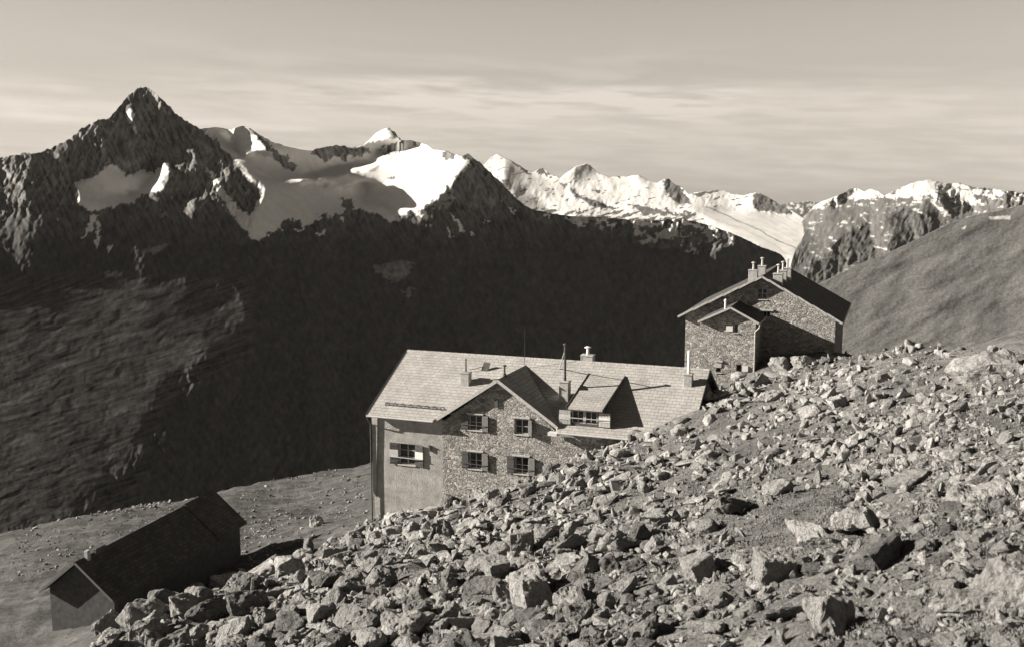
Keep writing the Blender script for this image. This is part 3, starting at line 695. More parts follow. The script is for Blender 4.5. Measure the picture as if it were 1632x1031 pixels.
# ------------------------------------------------------------------ pieces for the buildings
def window_part(parent, fr_mat, to3, a0, a1, b0, b1, nx=2, ny=2, depth=0.16, bar=0.06, label=None):
    """casement in an opening: a frame with glazing bars, panes as a child; to3(a, b, d) with d inwards"""
    f = MB(); dd = depth
    def bx(p0, p1, q0, q1, d0, d1):
        f.hexa([to3(p0, q0, d0), to3(p1, q0, d0), to3(p1, q0, d1), to3(p0, q0, d1), to3(p0, q1, d0), to3(p1, q1, d0), to3(p1, q1, d1), to3(p0, q1, d1)])
    m = 0.07
    bx(a0, a0 + m, b0, b1, dd, dd + 0.07); bx(a1 - m, a1, b0, b1, dd, dd + 0.07)
    bx(a0 + m, a1 - m, b0, b0 + m, dd, dd + 0.07); bx(a0 + m, a1 - m, b1 - m, b1, dd, dd + 0.07)
    for i in range(1, nx):
        c = a0 + (a1 - a0) * i / nx; bx(c - bar / 2, c + bar / 2, b0 + m, b1 - m, dd + 0.01, dd + 0.06)
    for j in range(1, ny):
        c = b0 + (b1 - b0) * j / ny
        for i in range(nx):
            l = a0 + (a1 - a0) * i / nx + (bar / 2 if i else m); r = a0 + (a1 - a0) * (i + 1) / nx - (bar / 2 if i < nx - 1 else m)
            bx(l, r, c - 0.02, c + 0.02, dd + 0.015, dd + 0.055)
    fo = f.build('window', fr_mat, parent)
    if label: fo['label'] = label
    p = MB(); f = p
    p.hexa([to3(a0 + .03, b0 + .03, dd + .035), to3(a1 - .03, b0 + .03, dd + .035), to3(a1 - .03, b0 + .03, dd + .045), to3(a0 + .03, b0 + .03, dd + .045),
            to3(a0 + .03, b1 - .03, dd + .035), to3(a1 - .03, b1 - .03, dd + .035), to3(a1 - .03, b1 - .03, dd + .045), to3(a0 + .03, b1 - .03, dd + .045)])
    p.build('pane', GLASS, fo)
    s = MB(); f = s
    s.hexa([to3(a0 - .06, b0 - .07, -.08), to3(a1 + .06, b0 - .07, -.08), to3(a1 + .06, b0 - .07, dd), to3(a0 - .06, b0 - .07, dd),
            to3(a0 - .06, b0 - .002, -.08), to3(a1 + .06, b0 - .002, -.08), to3(a1 + .06, b0 - .002, dd), to3(a0 - .06, b0 - .002, dd)])
    s.build('sill', WOOD_SILVER, fo)
    return fo
def shutter_part(parent, mat, hinge, ang, width, z0, z1, band=False, cross=True, label=None):
    """a board shutter hinged at `hinge` (x, y); ang is the direction it points, from +x"""
    d = Vector((math.cos(ang), math.sin(ang), 0)); nrm = Vector((-d.y, d.x, 0)); h = Vector((hinge[0], hinge[1], 0)); t = 0.035
    def bx(m, s0, s1, q0, q1, t0, t1):
        pts = [h + d * s + nrm * tt for s, tt in ((s0, t0), (s1, t0), (s1, t1), (s0, t1))]
        m.hexa([p + Vector((0, 0, q0)) for p in pts] + [p + Vector((0, 0, q1)) for p in pts])
    m = MB(); k = 4
    for i in range(k): bx(m, width * i / k + 0.006, width * (i + 1) / k - 0.006, z0, z1, 0, t)
    if cross:
        for z in (z0 + 0.12, z1 - 0.18): bx(m, 0.02, width - 0.02, z, z + 0.07, t + 0.001, t + 0.02); bx(m, 0.02, width - 0.02, z, z + 0.07, -0.02, -0.001)
    o = m.build('shutter', mat, parent)
    if label: o['label'] = label
    if band:
        b = MB(); a0 = z0 + (z1 - z0) * 0.34; a1 = z0 + (z1 - z0) * 0.68
        bx(b, 0.0, width, a0, a1, -0.026, t + 0.026); b.build('painted_band', WHITE, o)
    return o
def chimney_part(parent, x, y, z, sx, sy, h, mat, flue=None, cap=True, sink=0.9, label=None, flue_mat=None, cowl=0.12):
    m = MB(); m.box(x - sx / 2, x + sx / 2, y - sy / 2, y + sy / 2, z - sink, z + h)
    m.box(x - sx / 2 - .04, x + sx / 2 + .04, y - sy / 2 - .04, y + sy / 2 + .04, z + h + .002, z + h + .09)
    o = m.build('chimney', mat, parent, bevel=0.015)
    if label: o['label'] = label
    if flue:
        r, fh = flue; f = MB(); b = z + h + .09
        f.tube([(x, y, b - .02), (x, y, b + fh)], r)
        f.tube([(x, y, b + .1), (x, y, b + .16)], r + .025)
        fo = f.build('flue_pipe', flue_mat or PIPE_PALE, o, smooth=False)
        if cap:
            c = MB()
            for k in range(3):
                a = k * 2.1; c.bar((x + r * .9 * math.cos(a), y + r * .9 * math.sin(a), b + fh - .03), (x + r * .9 * math.cos(a), y + r * .9 * math.sin(a), b + fh + .07), .02, .02, (1, 0, 0))
            c.tube([(x, y, b + fh + .06), (x, y, b + fh + .10), (x, y, b + fh + .17)], [r + cowl, r + cowl * .9, .03], 12)
            c.build('chimney_cowl', flue_mat or PIPE_PALE, o)
    return o

# ------------------------------------------------------------------ the long hut
HL, HD = 21.75, 11.5                                    # length, depth
EZ, EV = 7.02, -0.6                                     # eave height and overhang
RZ, RV = 10.40, 5.74                                    # ridge
KM = (RZ - EZ) / (RV - EV)
def mz(v): return EZ + (v - EV) * KM                    # top of the main roof
hut = thing('mountain_hut', 'long mountain hut with pale shingle roof, stone cross gable and plastered corner', 'mountain hut', HUT.O, HUT.a)
W0 = 0.16
def front(d0=0.0): return lambda a, b, d: Vector((a, d0 + d, b))
PW = (2.07, 3.31, 3.62, 5.06)
def rect(r): return [(r[0], r[2]), (r[1], r[2]), (r[1], r[3]), (r[0], r[3])]
m = MB(); m.holed([(W0, -3), (5.36, -3), (5.36, 6.98), (W0, 6.98)], [rect(PW)], 0.5, front(0.0)); m.build('plaster_wall', PLASTER, hut)
GW = [(7.25, 8.20, 6.46, 7.46), (10.46, 11.42, 6.46, 7.46), (7.25, 8.18, 3.84, 4.95), (10.46, 11.42, 3.84, 4.95)]
AP = (9.42, 9.86)
m = MB(); m.holed([(5.361, -3), (21.6, -3), (21.6, 6.9), (13.25, 6.9), AP, (5.58, 7.0), (5.361, 6.9)], [rect(r) for r in GW], 0.5, front(-0.05)); m.build('stone_gable_wall', MASONRY, hut)
m = MB()
gab = [(0.5, -3), (HD, -3), (HD, 6.9), (RV, RZ - 0.2), (0.5, mz(0.5) - 0.2)]
m.slab([(W0, a, b) for a, b in gab], (0.45, 0, 0)); m.slab([(21.6, a, b) for a, b in gab], (-0.45, 0, 0))
m.box(W0 + .46, 21.14, HD - .46, HD, -3, 6.8); m.build('stone_wall', MASONRY, hut)
# added on the plastered corner to cast the dark band: a shallow tapering strip that stops short of the ground
m = MB()
m.hexa([(W0 - .02, -.14, 1.5), (W0 + .2, -.14, 1.15), (W0 + .2, .02, 1.15), (W0 - .02, .02, 1.5), (W0 - .02, -.14, 6.8), (W0 + .42, -.14, 6.8), (W0 + .42, .02, 6.8), (W0 - .02, .02, 6.8)])
m.build('corner_shadow_strip', PLASTER, hut)
# main roof: front slope notched round the cross gable, rear slope
TH = 0.11
U0, U1 = 0.0, 21.95
def fr(u, v, off=0.0): return (u, v, mz(v) + off)
m = MB()
m.slab([fr(U0, EV), fr(4.95, EV), fr(5.5, 0.16), fr(13.1, 0.16), fr(13.55, EV), fr(U1, EV), fr(U1, RV), fr(U0, RV)], (0, 0, -TH))
m.slab([(U0, RV + .004, RZ), (U1, RV + .004, RZ), (U1, 2 * RV - EV, EZ), (U0, 2 * RV - EV, EZ)], (0, 0, -TH))
roof = m.build('roof', SHINGLE, hut)
m = MB()
for i in range(36):
    a = U0 + (U1 - U0) * i / 36; b = U0 + (U1 - U0) * (i + 1) / 36
    m.hexa([(a + .01, RV - .16, RZ - .07), (b - .005, RV - .16, RZ - .07), (b - .005, RV + .16, RZ - .07), (a + .01, RV + .16, RZ - .07), (a + .01, RV - .03, RZ + .06), (b - .005, RV - .03, RZ + .05), (b - .005, RV + .03, RZ + .05), (a + .01, RV + .03, RZ + .06)])
m.build('ridge_capping', SHINGLE, roof)
for u in (U0, U1):
    s = -1 if u == U0 else 1; m = MB()
    m.bar((u + s * .022, EV - .02, mz(EV) - .07), (u + s * .022, RV, RZ - .07), .04, .2)
    m.bar((u + s * .022, 2 * RV - EV, EZ - .07), (u + s * .022, RV - .02, RZ - .075), .04, .2)
    m.build('verge_board', WOOD_DARK, roof)
# roof of the cross gable (two slopes meeting the main roof in valleys)
RF, RB = -0.42, 4.93
KX = (AP[1] + .16 - 7.05) / 4.4
def xr(u): return AP[1] + .16 - abs(u - AP[0]) * KX
zr = AP[1] + .16
vb = EV + (zr - EZ) / KM
m = MB()
for s in (-1, 1):
    ue = AP[0] + s * (4.42 if s < 0 else 3.98)
    ze = xr(ue); ve = EV + (ze - EZ) / KM
    tri = [(AP[0] + s * .002, RF, zr), (AP[0] + s * .002, vb, zr + .012), (ue, max(ve, RF + .02), ze + .012), (ue, RF, ze)]
    m.slab(tri, (0, 0, -.10))
xroof = m.build('cross_roof', SHINGLE, hut)
m = MB()
for s in (-1, 1):
    ue = AP[0] + s * (4.46 if s < 0 else 4.0); m.bar((AP[0], RF - .022, zr - .06), (ue, RF - .022, xr(ue) - .06), .04, .2, (0, 1, 0)) if False else m.bar((AP[0], RF - .022, zr - .07), (ue, RF - .022, xr(ue) - .07), .04, .2)
m.build('barge_board', WOOD_SILVER, xroof)
# gutter, downpipe, snow rail
for a_, b_ in ((U0 + .02, 4.95), (13.55, U1 - .4)):
    m = MB(); m.tube([(a_, EV - .06, EZ - .1), (b_, EV - .06, EZ - .1)], .065, 8); m.build('gutter', ZINC, roof)
m = MB(); m.tube([(U0 + .1, EV - .06, EZ - .15), (U0 + .1, EV - .02, EZ - .35), (U0 + .07, -.2, EZ - .75), (U0 + .07, -.2, -1.5)], .05, 8); m.build('downpipe', WOOD_DARK, hut)
m = MB(); vs = 0.32
m.bar((0.95, vs, mz(vs) + .16), (5.15, vs - .02, mz(vs) + .16), .05, .05); m.bar((0.95, vs, mz(vs) + .06), (5.15, vs - .02, mz(vs) + .06), .04, .04)
for i in range(8): u = .98 + i * .59; m.bar((u, vs, mz(vs) - .02), (u, vs, mz(vs) + .2), .04, .03, (1, 0, 0)); m.bar((u, vs + .3, mz(vs + .3) + .0), (u, vs, mz(vs) + .16), .03, .03)
m.build('snow_rail', PIPE_DARK, roof)
# windows and shutters of the front
window_part(hut, WOOD_SILVER, front(0.0), *PW, nx=2, ny=3, depth=.18)
shutter_part(hut, WOOD_DARK, (PW[0] - .02, -.03), math.pi + .10, .60, PW[2] - .02, PW[3] + .02, band=True, label='dark shutter with a white band, left of the plastered window')
shutter_part(hut, WOOD_DARK, (PW[1] + .02, -.05), -.13, .62, PW[2] - .02, PW[3] + .02, band=True, label='dark shutter with a white band, right of the plastered window')
m = MB(); m.bar((PW[0] - .6, -.14, PW[2] + .5), (PW[1] + .6, -.2, PW[2] + .5), .035, .05); m.build('shutter_bar', WOOD_SILVER, hut)
m = MB(); m.box(4.38, 4.5, -.14, -.02, 4.75, 5.1); m.box(4.36, 4.52, -.2, -.02, 5.102, 5.14); m.build('wall_lantern', PIPE_DARK, hut)
for i, r in enumerate(GW):
    window_part(hut, WOOD_SILVER, front(-0.05), *r, nx=2, ny=2, depth=.17)
    sm = WOOD_GREY
    if i != 1:
        shutter_part(hut, sm, (r[0] - .02, -.08), math.pi + .08, .47, r[2] - .02, r[3] + .03)
        shutter_part(hut, WOOD_GREY, (r[1] + .02, -.10), -.24, .48, r[2] - .02, r[3] + .03)
        m = MB(); m.bar((r[0] - .5, -.17, r[2] + .36), (r[1] + .45, -.25, r[2] + .36), .03, .04); m.build('shutter_bar', PIPE_DARK, hut)
    else:
        shutter_part(hut, sm, (r[0] - .02, -.08), math.pi * .62, .0001 + .4, r[2] - .02, r[3] + .03) if False else None
        shutter_part(hut, WOOD_DARK, (r[1] + .02, -.09), -.75, .45, r[2] - .02, r[3] + .03)
    m = MB(); m.box(r[0] - .12, r[1] + .12, -.16, -.052, r[3] + .06, r[3] + .15); m.build('lintel', WOOD_SILVER, hut)
m = MB(); m.box(9.12, 9.36, -.16, -.052, 8.15, 8.6); m.build('vent_box', WOOD_DARK, hut)
# dormer
D0, D1 = 14.15, 16.15
def dz(v): return 8.52 + (v + .3) * .268
dorm = MB()
dorm.holed([(D0, 7.22), (D1, 7.22), (D1, dz(0) - .1), (D0, dz(0) - .1)], [[(D0 + .16, 7.52), (D1 - .16, 7.52), (D1 - .16, 8.34), (D0 + .16, 8.34)]], .14, front(0.0))
for u in (D0, D1 - .1): dorm.slab([(u, .14, mz(.14) - .15), (u, 4.3, mz(4.3) - .1), (u, .14, dz(.14) - .1)], (.1, 0, 0))
dorm = dorm.build('dormer', WOOD_DARK, hut)
m = MB(); m.slab([(D0 - .1, -.3, dz(-.3)), (D1 + .22, -.3, dz(-.3)), (D1 + .40, 4.66, dz(4.66)), (D0 - .05, 4.66, dz(4.66))], (0, 0, -.09)); m.build('dormer_roof', SHINGLE, dorm)
m = MB()
m.bar((D0 - .122, -.32, dz(-.32) - .05), (D0 - .072, 4.6, dz(4.6) - .05), .04, .2); m.bar((D1 + .242, -.32, dz(-.32) - .05), (D1 + .42, 4.6, dz(4.6) - .05), .04, .16); m.build('dormer_verge_board', WOOD_DARK, dorm)
def fbox(mm, a0, a1, b0, b1, d0, d1): mm.box(a0, a1, d0, d1, b0, b1)
m = MB(); a0, a1, b0, b1 = D0 + .16, D1 - .16, 7.52, 8.34; c = (a0 + a1) / 2
fbox(m, a0, a0 + .07, b0, b1, .05, .12); fbox(m, a1 - .07, a1, b0, b1, .05, .12); fbox(m, c - .09, c + .09, b0, b1, .03, .12)
fbox(m, a0 + .07, c - .09, b0, b0 + .06, .05, .12); fbox(m, c + .09, a1 - .07, b0, b0 + .06, .05, .12); fbox(m, a0 + .07, c - .09, b1 - .06, b1, .05, .12); fbox(m, c + .09, a1 - .07, b1 - .06, b1, .05, .12)
for q in ((a0 + .07 + c - .09) / 2, (c + .09 + a1 - .07) / 2): fbox(m, q - .018, q + .018, b0 + .06, b1 - .06, .055, .11)
dw = m.build('dormer_window', WOOD_SILVER, dorm)
m = MB(); fbox(m, a0 + .03, a1 - .03, b0 + .03, b1 - .03, .085, .095); m.build('dormer_pane', GLASS, dorm)
for hx, an, wd in ((D0 + .1, math.pi + .05, .74), (D1 - .05, -.05, .74)):
    shutter_part(dorm, WOOD_SILVER, (hx, -.06), an, wd, 7.42, 8.3, band=True, cross=False)
m = MB(); m.bar((D0 - .6, -.13, 7.86), (D1 + .65, -.13, 7.86), .035, .05); m.build('dormer_shutter_bar', WOOD_SILVER, dorm)
# chimneys
c1 = chimney_part(hut, 5.83, 2.9, mz(2.9), .62, .55, .72, STACK, (.05, .92), cap=False, label='short stone chimney with a thin pipe, on the left of the roof', flue_mat=PIPE_DARK)
c2 = chimney_part(hut, 13.15, 2.2, mz(2.2), .62, .62, 1.12, STACK_PALE, (.085, 2.3), cap=True, label='stout chimney with a very tall dark pipe beside the dormer', flue_mat=PIPE_DARK, cowl=.07)
m = MB(); m.bar((13.1, 2.2, mz(2.2) + 3.1), (11.9, 4.9, mz(4.9) + .0), .05, .05); m.build('pipe_stay', WOOD_SILVER, c2)
c3 = chimney_part(hut, 13.55, 6.1, RZ - .2, .85, .6, .55, STACK_PALE, (.1, .42), cap=True, sink=1.2, label='pale chimney with an urn-shaped cowl behind the ridge', cowl=.14)
c4 = chimney_part(hut, 20.85, 4.3, mz(4.3), .52, .52, .62, STACK, (.095, 1.5), cap=False, label='chimney with a tall white pipe near the right end of the roof')
m = MB(); m.tube([(9.42, .9, zr - .1), (9.42, .9, zr + .62)], .06); m.tube([(9.42, .9, zr + .64), (9.42, .9, zr + .68), (9.42, .9, zr + .76)], [.15, .14, .03]); m.tube([(9.42, .9, zr - .05), (9.42, .9, zr + .18)], [.16, .1]); m.build('stove_pipe', PIPE_DARK, xroof)
m = MB(); m.tube([(9.45, 4.7, zr - .2), (9.45, 4.7, zr + 2.6)], [.018, .01], 6); m.build('lightning_rod', PIPE_DARK, xroof)
# open roof hatch: a dark lid propped on a stay
m = MB(); hu, hv = 6.7, 4.05
m.slab([(hu - .3, hv + .1, mz(hv) + .02), (hu + .22, hv + .1, mz(hv) - .02), (hu + .34, hv + .34, mz(hv) + .62), (hu - .14, hv + .34, mz(hv) + .66)], (0, .05, 0))
hatch = m.build('roof_hatch', PIPE_DARK, roof)
m = MB(); m.bar((hu - 1.05, hv - .1, mz(hv) + .12), (hu - .2, hv + .2, mz(hv) + .35), .035, .035); m.build('hatch_stay', PIPE_DARK, hatch)
# white end board at the eave right of the cross gable
m = MB(); m.box(12.95, 13.55, EV - .12, EV + .3, EZ - .3, EZ - .1); m.build('eave_end_board', WHITE, roof)

# ------------------------------------------------------------------ the upper house
up = thing('stone_house', 'square stone house on the slope above with a small gabled annex in front', 'house', UP.O, UP.a)
UR = (5.66, 8.62); UL = (-1.05, 5.10); UT = (11.95, 5.18); UB = 13.3; UF = -0.55
A = dict(u0=1.45, u1=5.75, v=-4.1, r=3.85)
holes = [(5.25, 6.05, 6.72, 7.62), (5.75, 6.35, 5.25, 5.75)]
m = MB(); m.holed([(-.5, -3), (11.4, -3), (11.4, 5.3), (UR[0], UR[1] - .25), (-.5, 5.25)], [rect(r) for r in holes], .45, front(0.0)); m.build('gable_wall', MASONRY, up)
m = MB()
m.box(-.5, -.05, .46, UB - .5, -3, 5.2); m.box(10.95, 11.4, .46, UB - .5, -3, 5.25); m.slab([(-.04, UB - .5, -3), (10.94, UB - .5, -3), (10.94, UB - .5, 5.4), (UR[0], UB - .5, UR[1] - .3), (-.04, UB - .5, 5.4)], (0, -.4, 0)); m.build('stone_wall', MASONRY, up)
m = MB()
m.slab([(UL[0], UF, UL[1]), (UR[0] - .002, UF, UR[1]), (UR[0] - .002, UB, UR[1]), (UL[0], UB, UL[1])], (0, 0, -.14))
m.slab([(UT[0], UF, UT[1]), (UR[0] + .002, UF, UR[1]), (UR[0] + .002, UB, UR[1]), (UT[0], UB, UT[1])], (0, 0, -.14))
ur = m.build('roof', SHINGLE_DARK, up)
m = MB()
for e in (UL, UT):
    d = Vector((UR[0] - e[0], 0, UR[1] - e[1])); n = 11
    for i in range(n):
        p = Vector((e[0], UF - .03, e[1] - .05)) + d * (i / n); q = p + d * (1.08 / n); up_ = Vector((0, 0, .05 * ((i % 2) * .6)))
        m.bar(p + up_, q + up_ + Vector((0, 0, .03)), .06, .16)
m.build('barge_board', WOOD_SILVER, ur)
m = MB(); m.tube([(UT[0] + .06, UF + .05, UT[1] - .08), (UT[0] + .06, UB, UT[1] - .08)], .07, 8); m.build('gutter', ZINC, ur)
for r in holes: window_part(up, WOOD_SILVER, front(0.0), *r, nx=2, ny=2 if r[3] - r[2] > .6 else 1, depth=.2)
m = MB(); m.box(5.6, 6.6, -.12, -.002, 5.8, 5.92); m.build('lintel', WOOD_SILVER, up)
def usl(u): return UR[1] - abs(u - UR[0]) * ((UR[1] - (UL[1] if u < UR[0] else UT[1])) / abs(UR[0] - (UL[0] if u < UR[0] else UT[0])))
for (u, v, h, sx, fh, lab) in ((4.75, 1.2, .75, .72, .8, 'light chimney nearest the gable on the left slope'), (5.15, 3.6, .7, .62, .85, 'light chimney behind on the left slope'),
                               (6.75, 1.1, .65, .74, .95, 'light chimney nearest the gable on the right slope'), (6.85, 3.6, .75, .66, .95, 'middle chimney of three on the right slope'), (6.95, 6.2, .8, .66, 1.0, 'rearmost chimney of three on the right slope')):
    chimney_part(up, u, v, usl(u), sx, .6, h, STACK_PALE, (.085, fh * .62), True, .8, lab, flue_mat=ZINC, cowl=.10)
# annex
m = MB(); AV = A['v']
aw = [(4.05, 4.4, 4.52, 5.2), (2.76, 3.18, 1.3, 1.68), (4.32, 4.78, 1.38, 2.04)]
m.holed([(A['u0'], -3), (A['u1'], -3), (A['u1'], 5.35), (A['r'], 6.38), (A['u0'], 5.2)], [rect(r) for r in aw], .4, front(AV)); m.build('annex_front_wall', MASONRY, up)
m = MB(); m.box(A['u0'], A['u0'] + .4, AV + .41, -.002, -3, 5.2); m.box(A['u1'] - .4, A['u1'], AV + .41, -.002, -3, 5.3); m.build('annex_side_wall', MASONRY, up)
m = MB(); az_ = 6.55; e0 = (A['u0'] - .12, 5.32); e1 = (A['u1'] + .28, 5.42)
m.slab([(e0[0], AV - .45, e0[1]), (A['r'] - .002, AV - .45, az_), (A['r'] - .002, -.002, az_), (e0[0], -.002, e0[1])], (0, 0, -.1))
m.slab([(e1[0], AV - .45, e1[1]), (A['r'] + .002, AV - .45, az_), (A['r'] + .002, -.002, az_), (e1[0], -.002, e1[1])], (0, 0, -.1))
ar = m.build('annex_roof', SHINGLE_DARK, up)
m = MB()
for e in (e0, e1): m.bar((e[0], AV - .48, e[1] - .05), (A['r'], AV - .48, az_ - .05), .05, .15)
m.build('annex_barge_board', WOOD_SILVER, ar)
m = MB(); m.tube([(e1[0] + .05, -.3, e1[1] - .08), (e1[0] + .05, AV - .4, e1[1] - .1), (e1[0] + .02, AV - .42, e1[1] - .4), (e1[0] - .3, AV - .12, e1[1] - .75), (e1[0] - .3, AV - .1, 0.5)], .05, 8); m.build('downpipe', ZINC, up)
m = MB(); m.tube([(3.3, AV + .5, 6.1), (3.3, AV + .5, 6.85)], .08, 8); m.tube([(3.3, AV + .5, 6.85), (3.3, AV + .5, 6.95), (3.3, AV + .5, 7.05)], [.13, .12, .04], 8); m.build('stove_pipe', PIPE_PALE, ar)
for i, r in enumerate(aw): window_part(up, WOOD_SILVER, front(AV), *r, nx=1, ny=1, depth=.15)
def panel(u0, u1, z0, z1): m = MB(); m.box(u0, u1, AV - .1, AV - .02, z0, z1); m.build('white_shutter', WHITE, up)
panel(3.5, 4.0, 4.6, 5.02); panel(4.82, 5.27, 1.52, 1.96)
m = MB(); m.box(2.74, 3.2, AV - .06, AV - .004, 1.7, 2.1); m.build('shutter', WOOD_SILVER, up)
m = MB(); m.box(2.66, 3.3, AV - .14, AV - .004, 2.14, 2.26); m.build('lintel', WOOD_SILVER, up)

# ------------------------------------------------------------------ the dark shed
sh = thing('shed', 'long dark shed with a shingled roof and a chimney stub at its near gable', 'shed', SHED.O, SHED.a)
SE = (-2.95, -2.35); SX = (2.82, -2.32)
m = MB(); W_, E_ = -2.55, 2.5
def sz(u): return -abs(u) * .82 - .12
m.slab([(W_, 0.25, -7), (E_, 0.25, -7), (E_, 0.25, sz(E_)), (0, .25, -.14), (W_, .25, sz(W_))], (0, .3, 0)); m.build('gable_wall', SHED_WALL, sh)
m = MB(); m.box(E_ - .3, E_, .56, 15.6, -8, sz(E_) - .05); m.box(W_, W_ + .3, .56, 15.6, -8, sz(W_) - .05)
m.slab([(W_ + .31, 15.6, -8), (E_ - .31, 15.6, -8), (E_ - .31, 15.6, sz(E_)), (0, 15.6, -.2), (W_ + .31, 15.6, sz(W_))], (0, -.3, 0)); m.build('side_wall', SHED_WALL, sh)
m = MB()
for e in (SE, SX):
    s = -1 if e[0] < 0 else 1
    m.slab([(e[0], -.25, e[1]), (s * .002, -.25, 0), (s * .002, 12, 0), (e[0], 12, e[1])], (0, 0, -.1))
    m.slab([(e[0] + s * .15, 12.004, e[1] - .02), (s * .002, 12.004, .12), (s * .002, 15.95, .12), (e[0] + s * .15, 15.95, e[1] - .02)], (0, 0, -.12))
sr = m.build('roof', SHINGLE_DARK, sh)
m = MB()
for e in (SE, SX): m.bar((e[0], -.275, e[1] - .05), (0, -.275, -.05), .045, .16)
m.build('barge_board', WOOD_GREY, sr)
m = MB(); m.box(.02, .3, .65, .95, -.5, .45); m.build('chimney', STACK, sh, bevel=.02)
m = MB(); m.box(-.15, .25, 1.6, 2.6, -.2, .25); m.build('ridge_vent', WOOD_DARK, sr, bevel=.05)
m = MB(); m.box(E_ + .002, E_ + .05, 5.2, 6.0, -5.2, -4.0); m.build('door', WOOD_DARK, sh)

# ------------------------------------------------------------------ boulders
rng = np.random.default_rng(7); random.seed(7)
def hull_rock(seed, kind, cuts, amp, fine=.16):
    r = random.Random(seed); bm = bmesh.new()
    n = {'cube': 5, 'slab': 13, 'block': 12, 'round': 26, 'spike': 11}[kind]
    for i in range(n):
        while True:
            p = Vector((r.uniform(-1, 1), r.uniform(-1, 1), r.uniform(-1, 1)))
            if kind in ('slab', 'block'):
                if max(abs(c) for c in p) > .62: break
            elif .75 < p.length < 1: break
        if kind == 'cube': p = Vector((p.x * .6, p.y * .6, p.z * .6))
        if kind == 'slab': p = Vector((p.x, p.y * .72, p.z * .30))
        elif kind == 'block': p = Vector((p.x * .9, p.y * .75, p.z * .62))
        elif kind == 'round': p = Vector((p.x, p.y * .8, p.z * .62))
        elif kind != 'cube': p = Vector((p.x * (.72 - .42 * p.z), p.y * (.5 - .28 * p.z), p.z * .95))
        bm.verts.new(p)
    if kind == 'cube':
        for c in ((a, b, d) for a in (-1, 1) for b in (-1, 1) for d in (-1, 1)): bm.verts.new((c[0] * .85 + r.uniform(-.16, .16), c[1] * .7 + r.uniform(-.16, .16), c[2] * .72 + r.uniform(-.14, .14)))
    ret = bmesh.ops.convex_hull(bm, input=bm.verts[:])
    bmesh.ops.delete(bm, geom=[v for v in bm.verts if not v.link_faces], context='VERTS')
    if cuts:
        bmesh.ops.bevel(bm, geom=bm.edges[:], offset=.045, segments=1, affect='EDGES', clamp_overlap=True)
        bmesh.ops.triangulate(bm, faces=bm.faces)
        for c in range(cuts):
            es = [e for e in bm.edges if e.calc_length() > fine]
            if not es: break
            bmesh.ops.subdivide_edges(bm, edges=es, cuts=1); bmesh.ops.triangulate(bm, faces=[f for f in bm.faces if len(f.verts) > 3])
        off = Vector((seed * 3.1, seed * 1.7, seed * .9)); bm.normal_update()
        nrm = {v.index: v.normal.copy() for v in bm.verts}; bm.verts.index_update()
        for v in bm.verts:
            q = v.co * 2.2 + off
            d = mnoise.fractal(q, .9, 2.2, 7 if fine < .1 else 4) * amp
            # bedding cracks
            d -= max(0, .12 - abs(mnoise.noise(Vector((q.x * .35, q.y * .35, q.z * 2.2))))) * amp * 2.2
            v.co += v.normal * d
    return bm
KINDS = ['slab', 'block', 'round', 'spike']; PK = KINDS + ['cube']
ROCKMATS = {'pale': ROCK_PALE, 'grey': ROCK_GREY, 'dark': ROCK_DARK}
protos = {}
for ki, k in enumerate(PK):
    for j in range(5):
        for tone in ROCKMATS:
            if (k, j, 'pale') in protos:
                me = protos[(k, j, 'pale')].copy(); me.materials.clear()
            else:
                bm = hull_rock(100 + ki * 17 + j, k, 4, .10); me = bpy.data.meshes.new('boulder_' + k); bm.to_mesh(me); bm.free()
                for p in me.polygons: p.use_smooth = False
            me.materials.append(ROCKMATS[tone]); protos[(k, j, tone)] = me
def ground_normal(x, y, e=.7):
    return Vector((ground1(x - e, y) - ground1(x + e, y), ground1(x, y - e) - ground1(x, y + e), 2 * e)).normalized()
# where the buildings stand no stones lie
def in_building(x, y):
    P = Vector((x, y, 0))
    for F_, (u0, u1, v0, v1) in ((HUT, (-.3, 22.2, -.25, 12.2)), (UP, (-.8, 11.8, -.3, 13.5)), (UP, (1.0, 6.2, -4.4, 0)), (SHED, (-3, 3, -.4, 16.5))):
        d = P - F_.O; u = d.dot(F_.e1); v = d.dot(F_.e2)
        if u0 < u < u1 and v0 < v < v1: return True
    return False

def put(name, mesh, x, y, size, label, group=None, tone=None, rz=0., tilt=(0, 0), sink=.3, squash=(1, 1, 1), follow=.7):
    o = bpy.data.objects.new(name, mesh); COL.objects.link(o)
    n = Vector((0, 0, 1)).lerp(ground_normal(x, y), follow).normalized()
    from mathutils import Matrix, Euler
    q = n.to_track_quat('Z', 'Y').to_matrix() @ Euler((tilt[0], tilt[1], rz)).to_matrix()
    o.rotation_euler = q.to_euler(); o.scale = (size * squash[0], size * squash[1], size * squash[2])
    zs = [(q @ Vector((v.co.x * o.scale.x, v.co.y * o.scale.y, v.co.z * o.scale.z))).z for v in mesh.vertices]
    lo, hi = min(zs), max(zs)
    o.location = (x, y, ground1(x, y) - lo - sink * (hi - lo))
    return tag(o, label, 'boulder', group)
taken = []
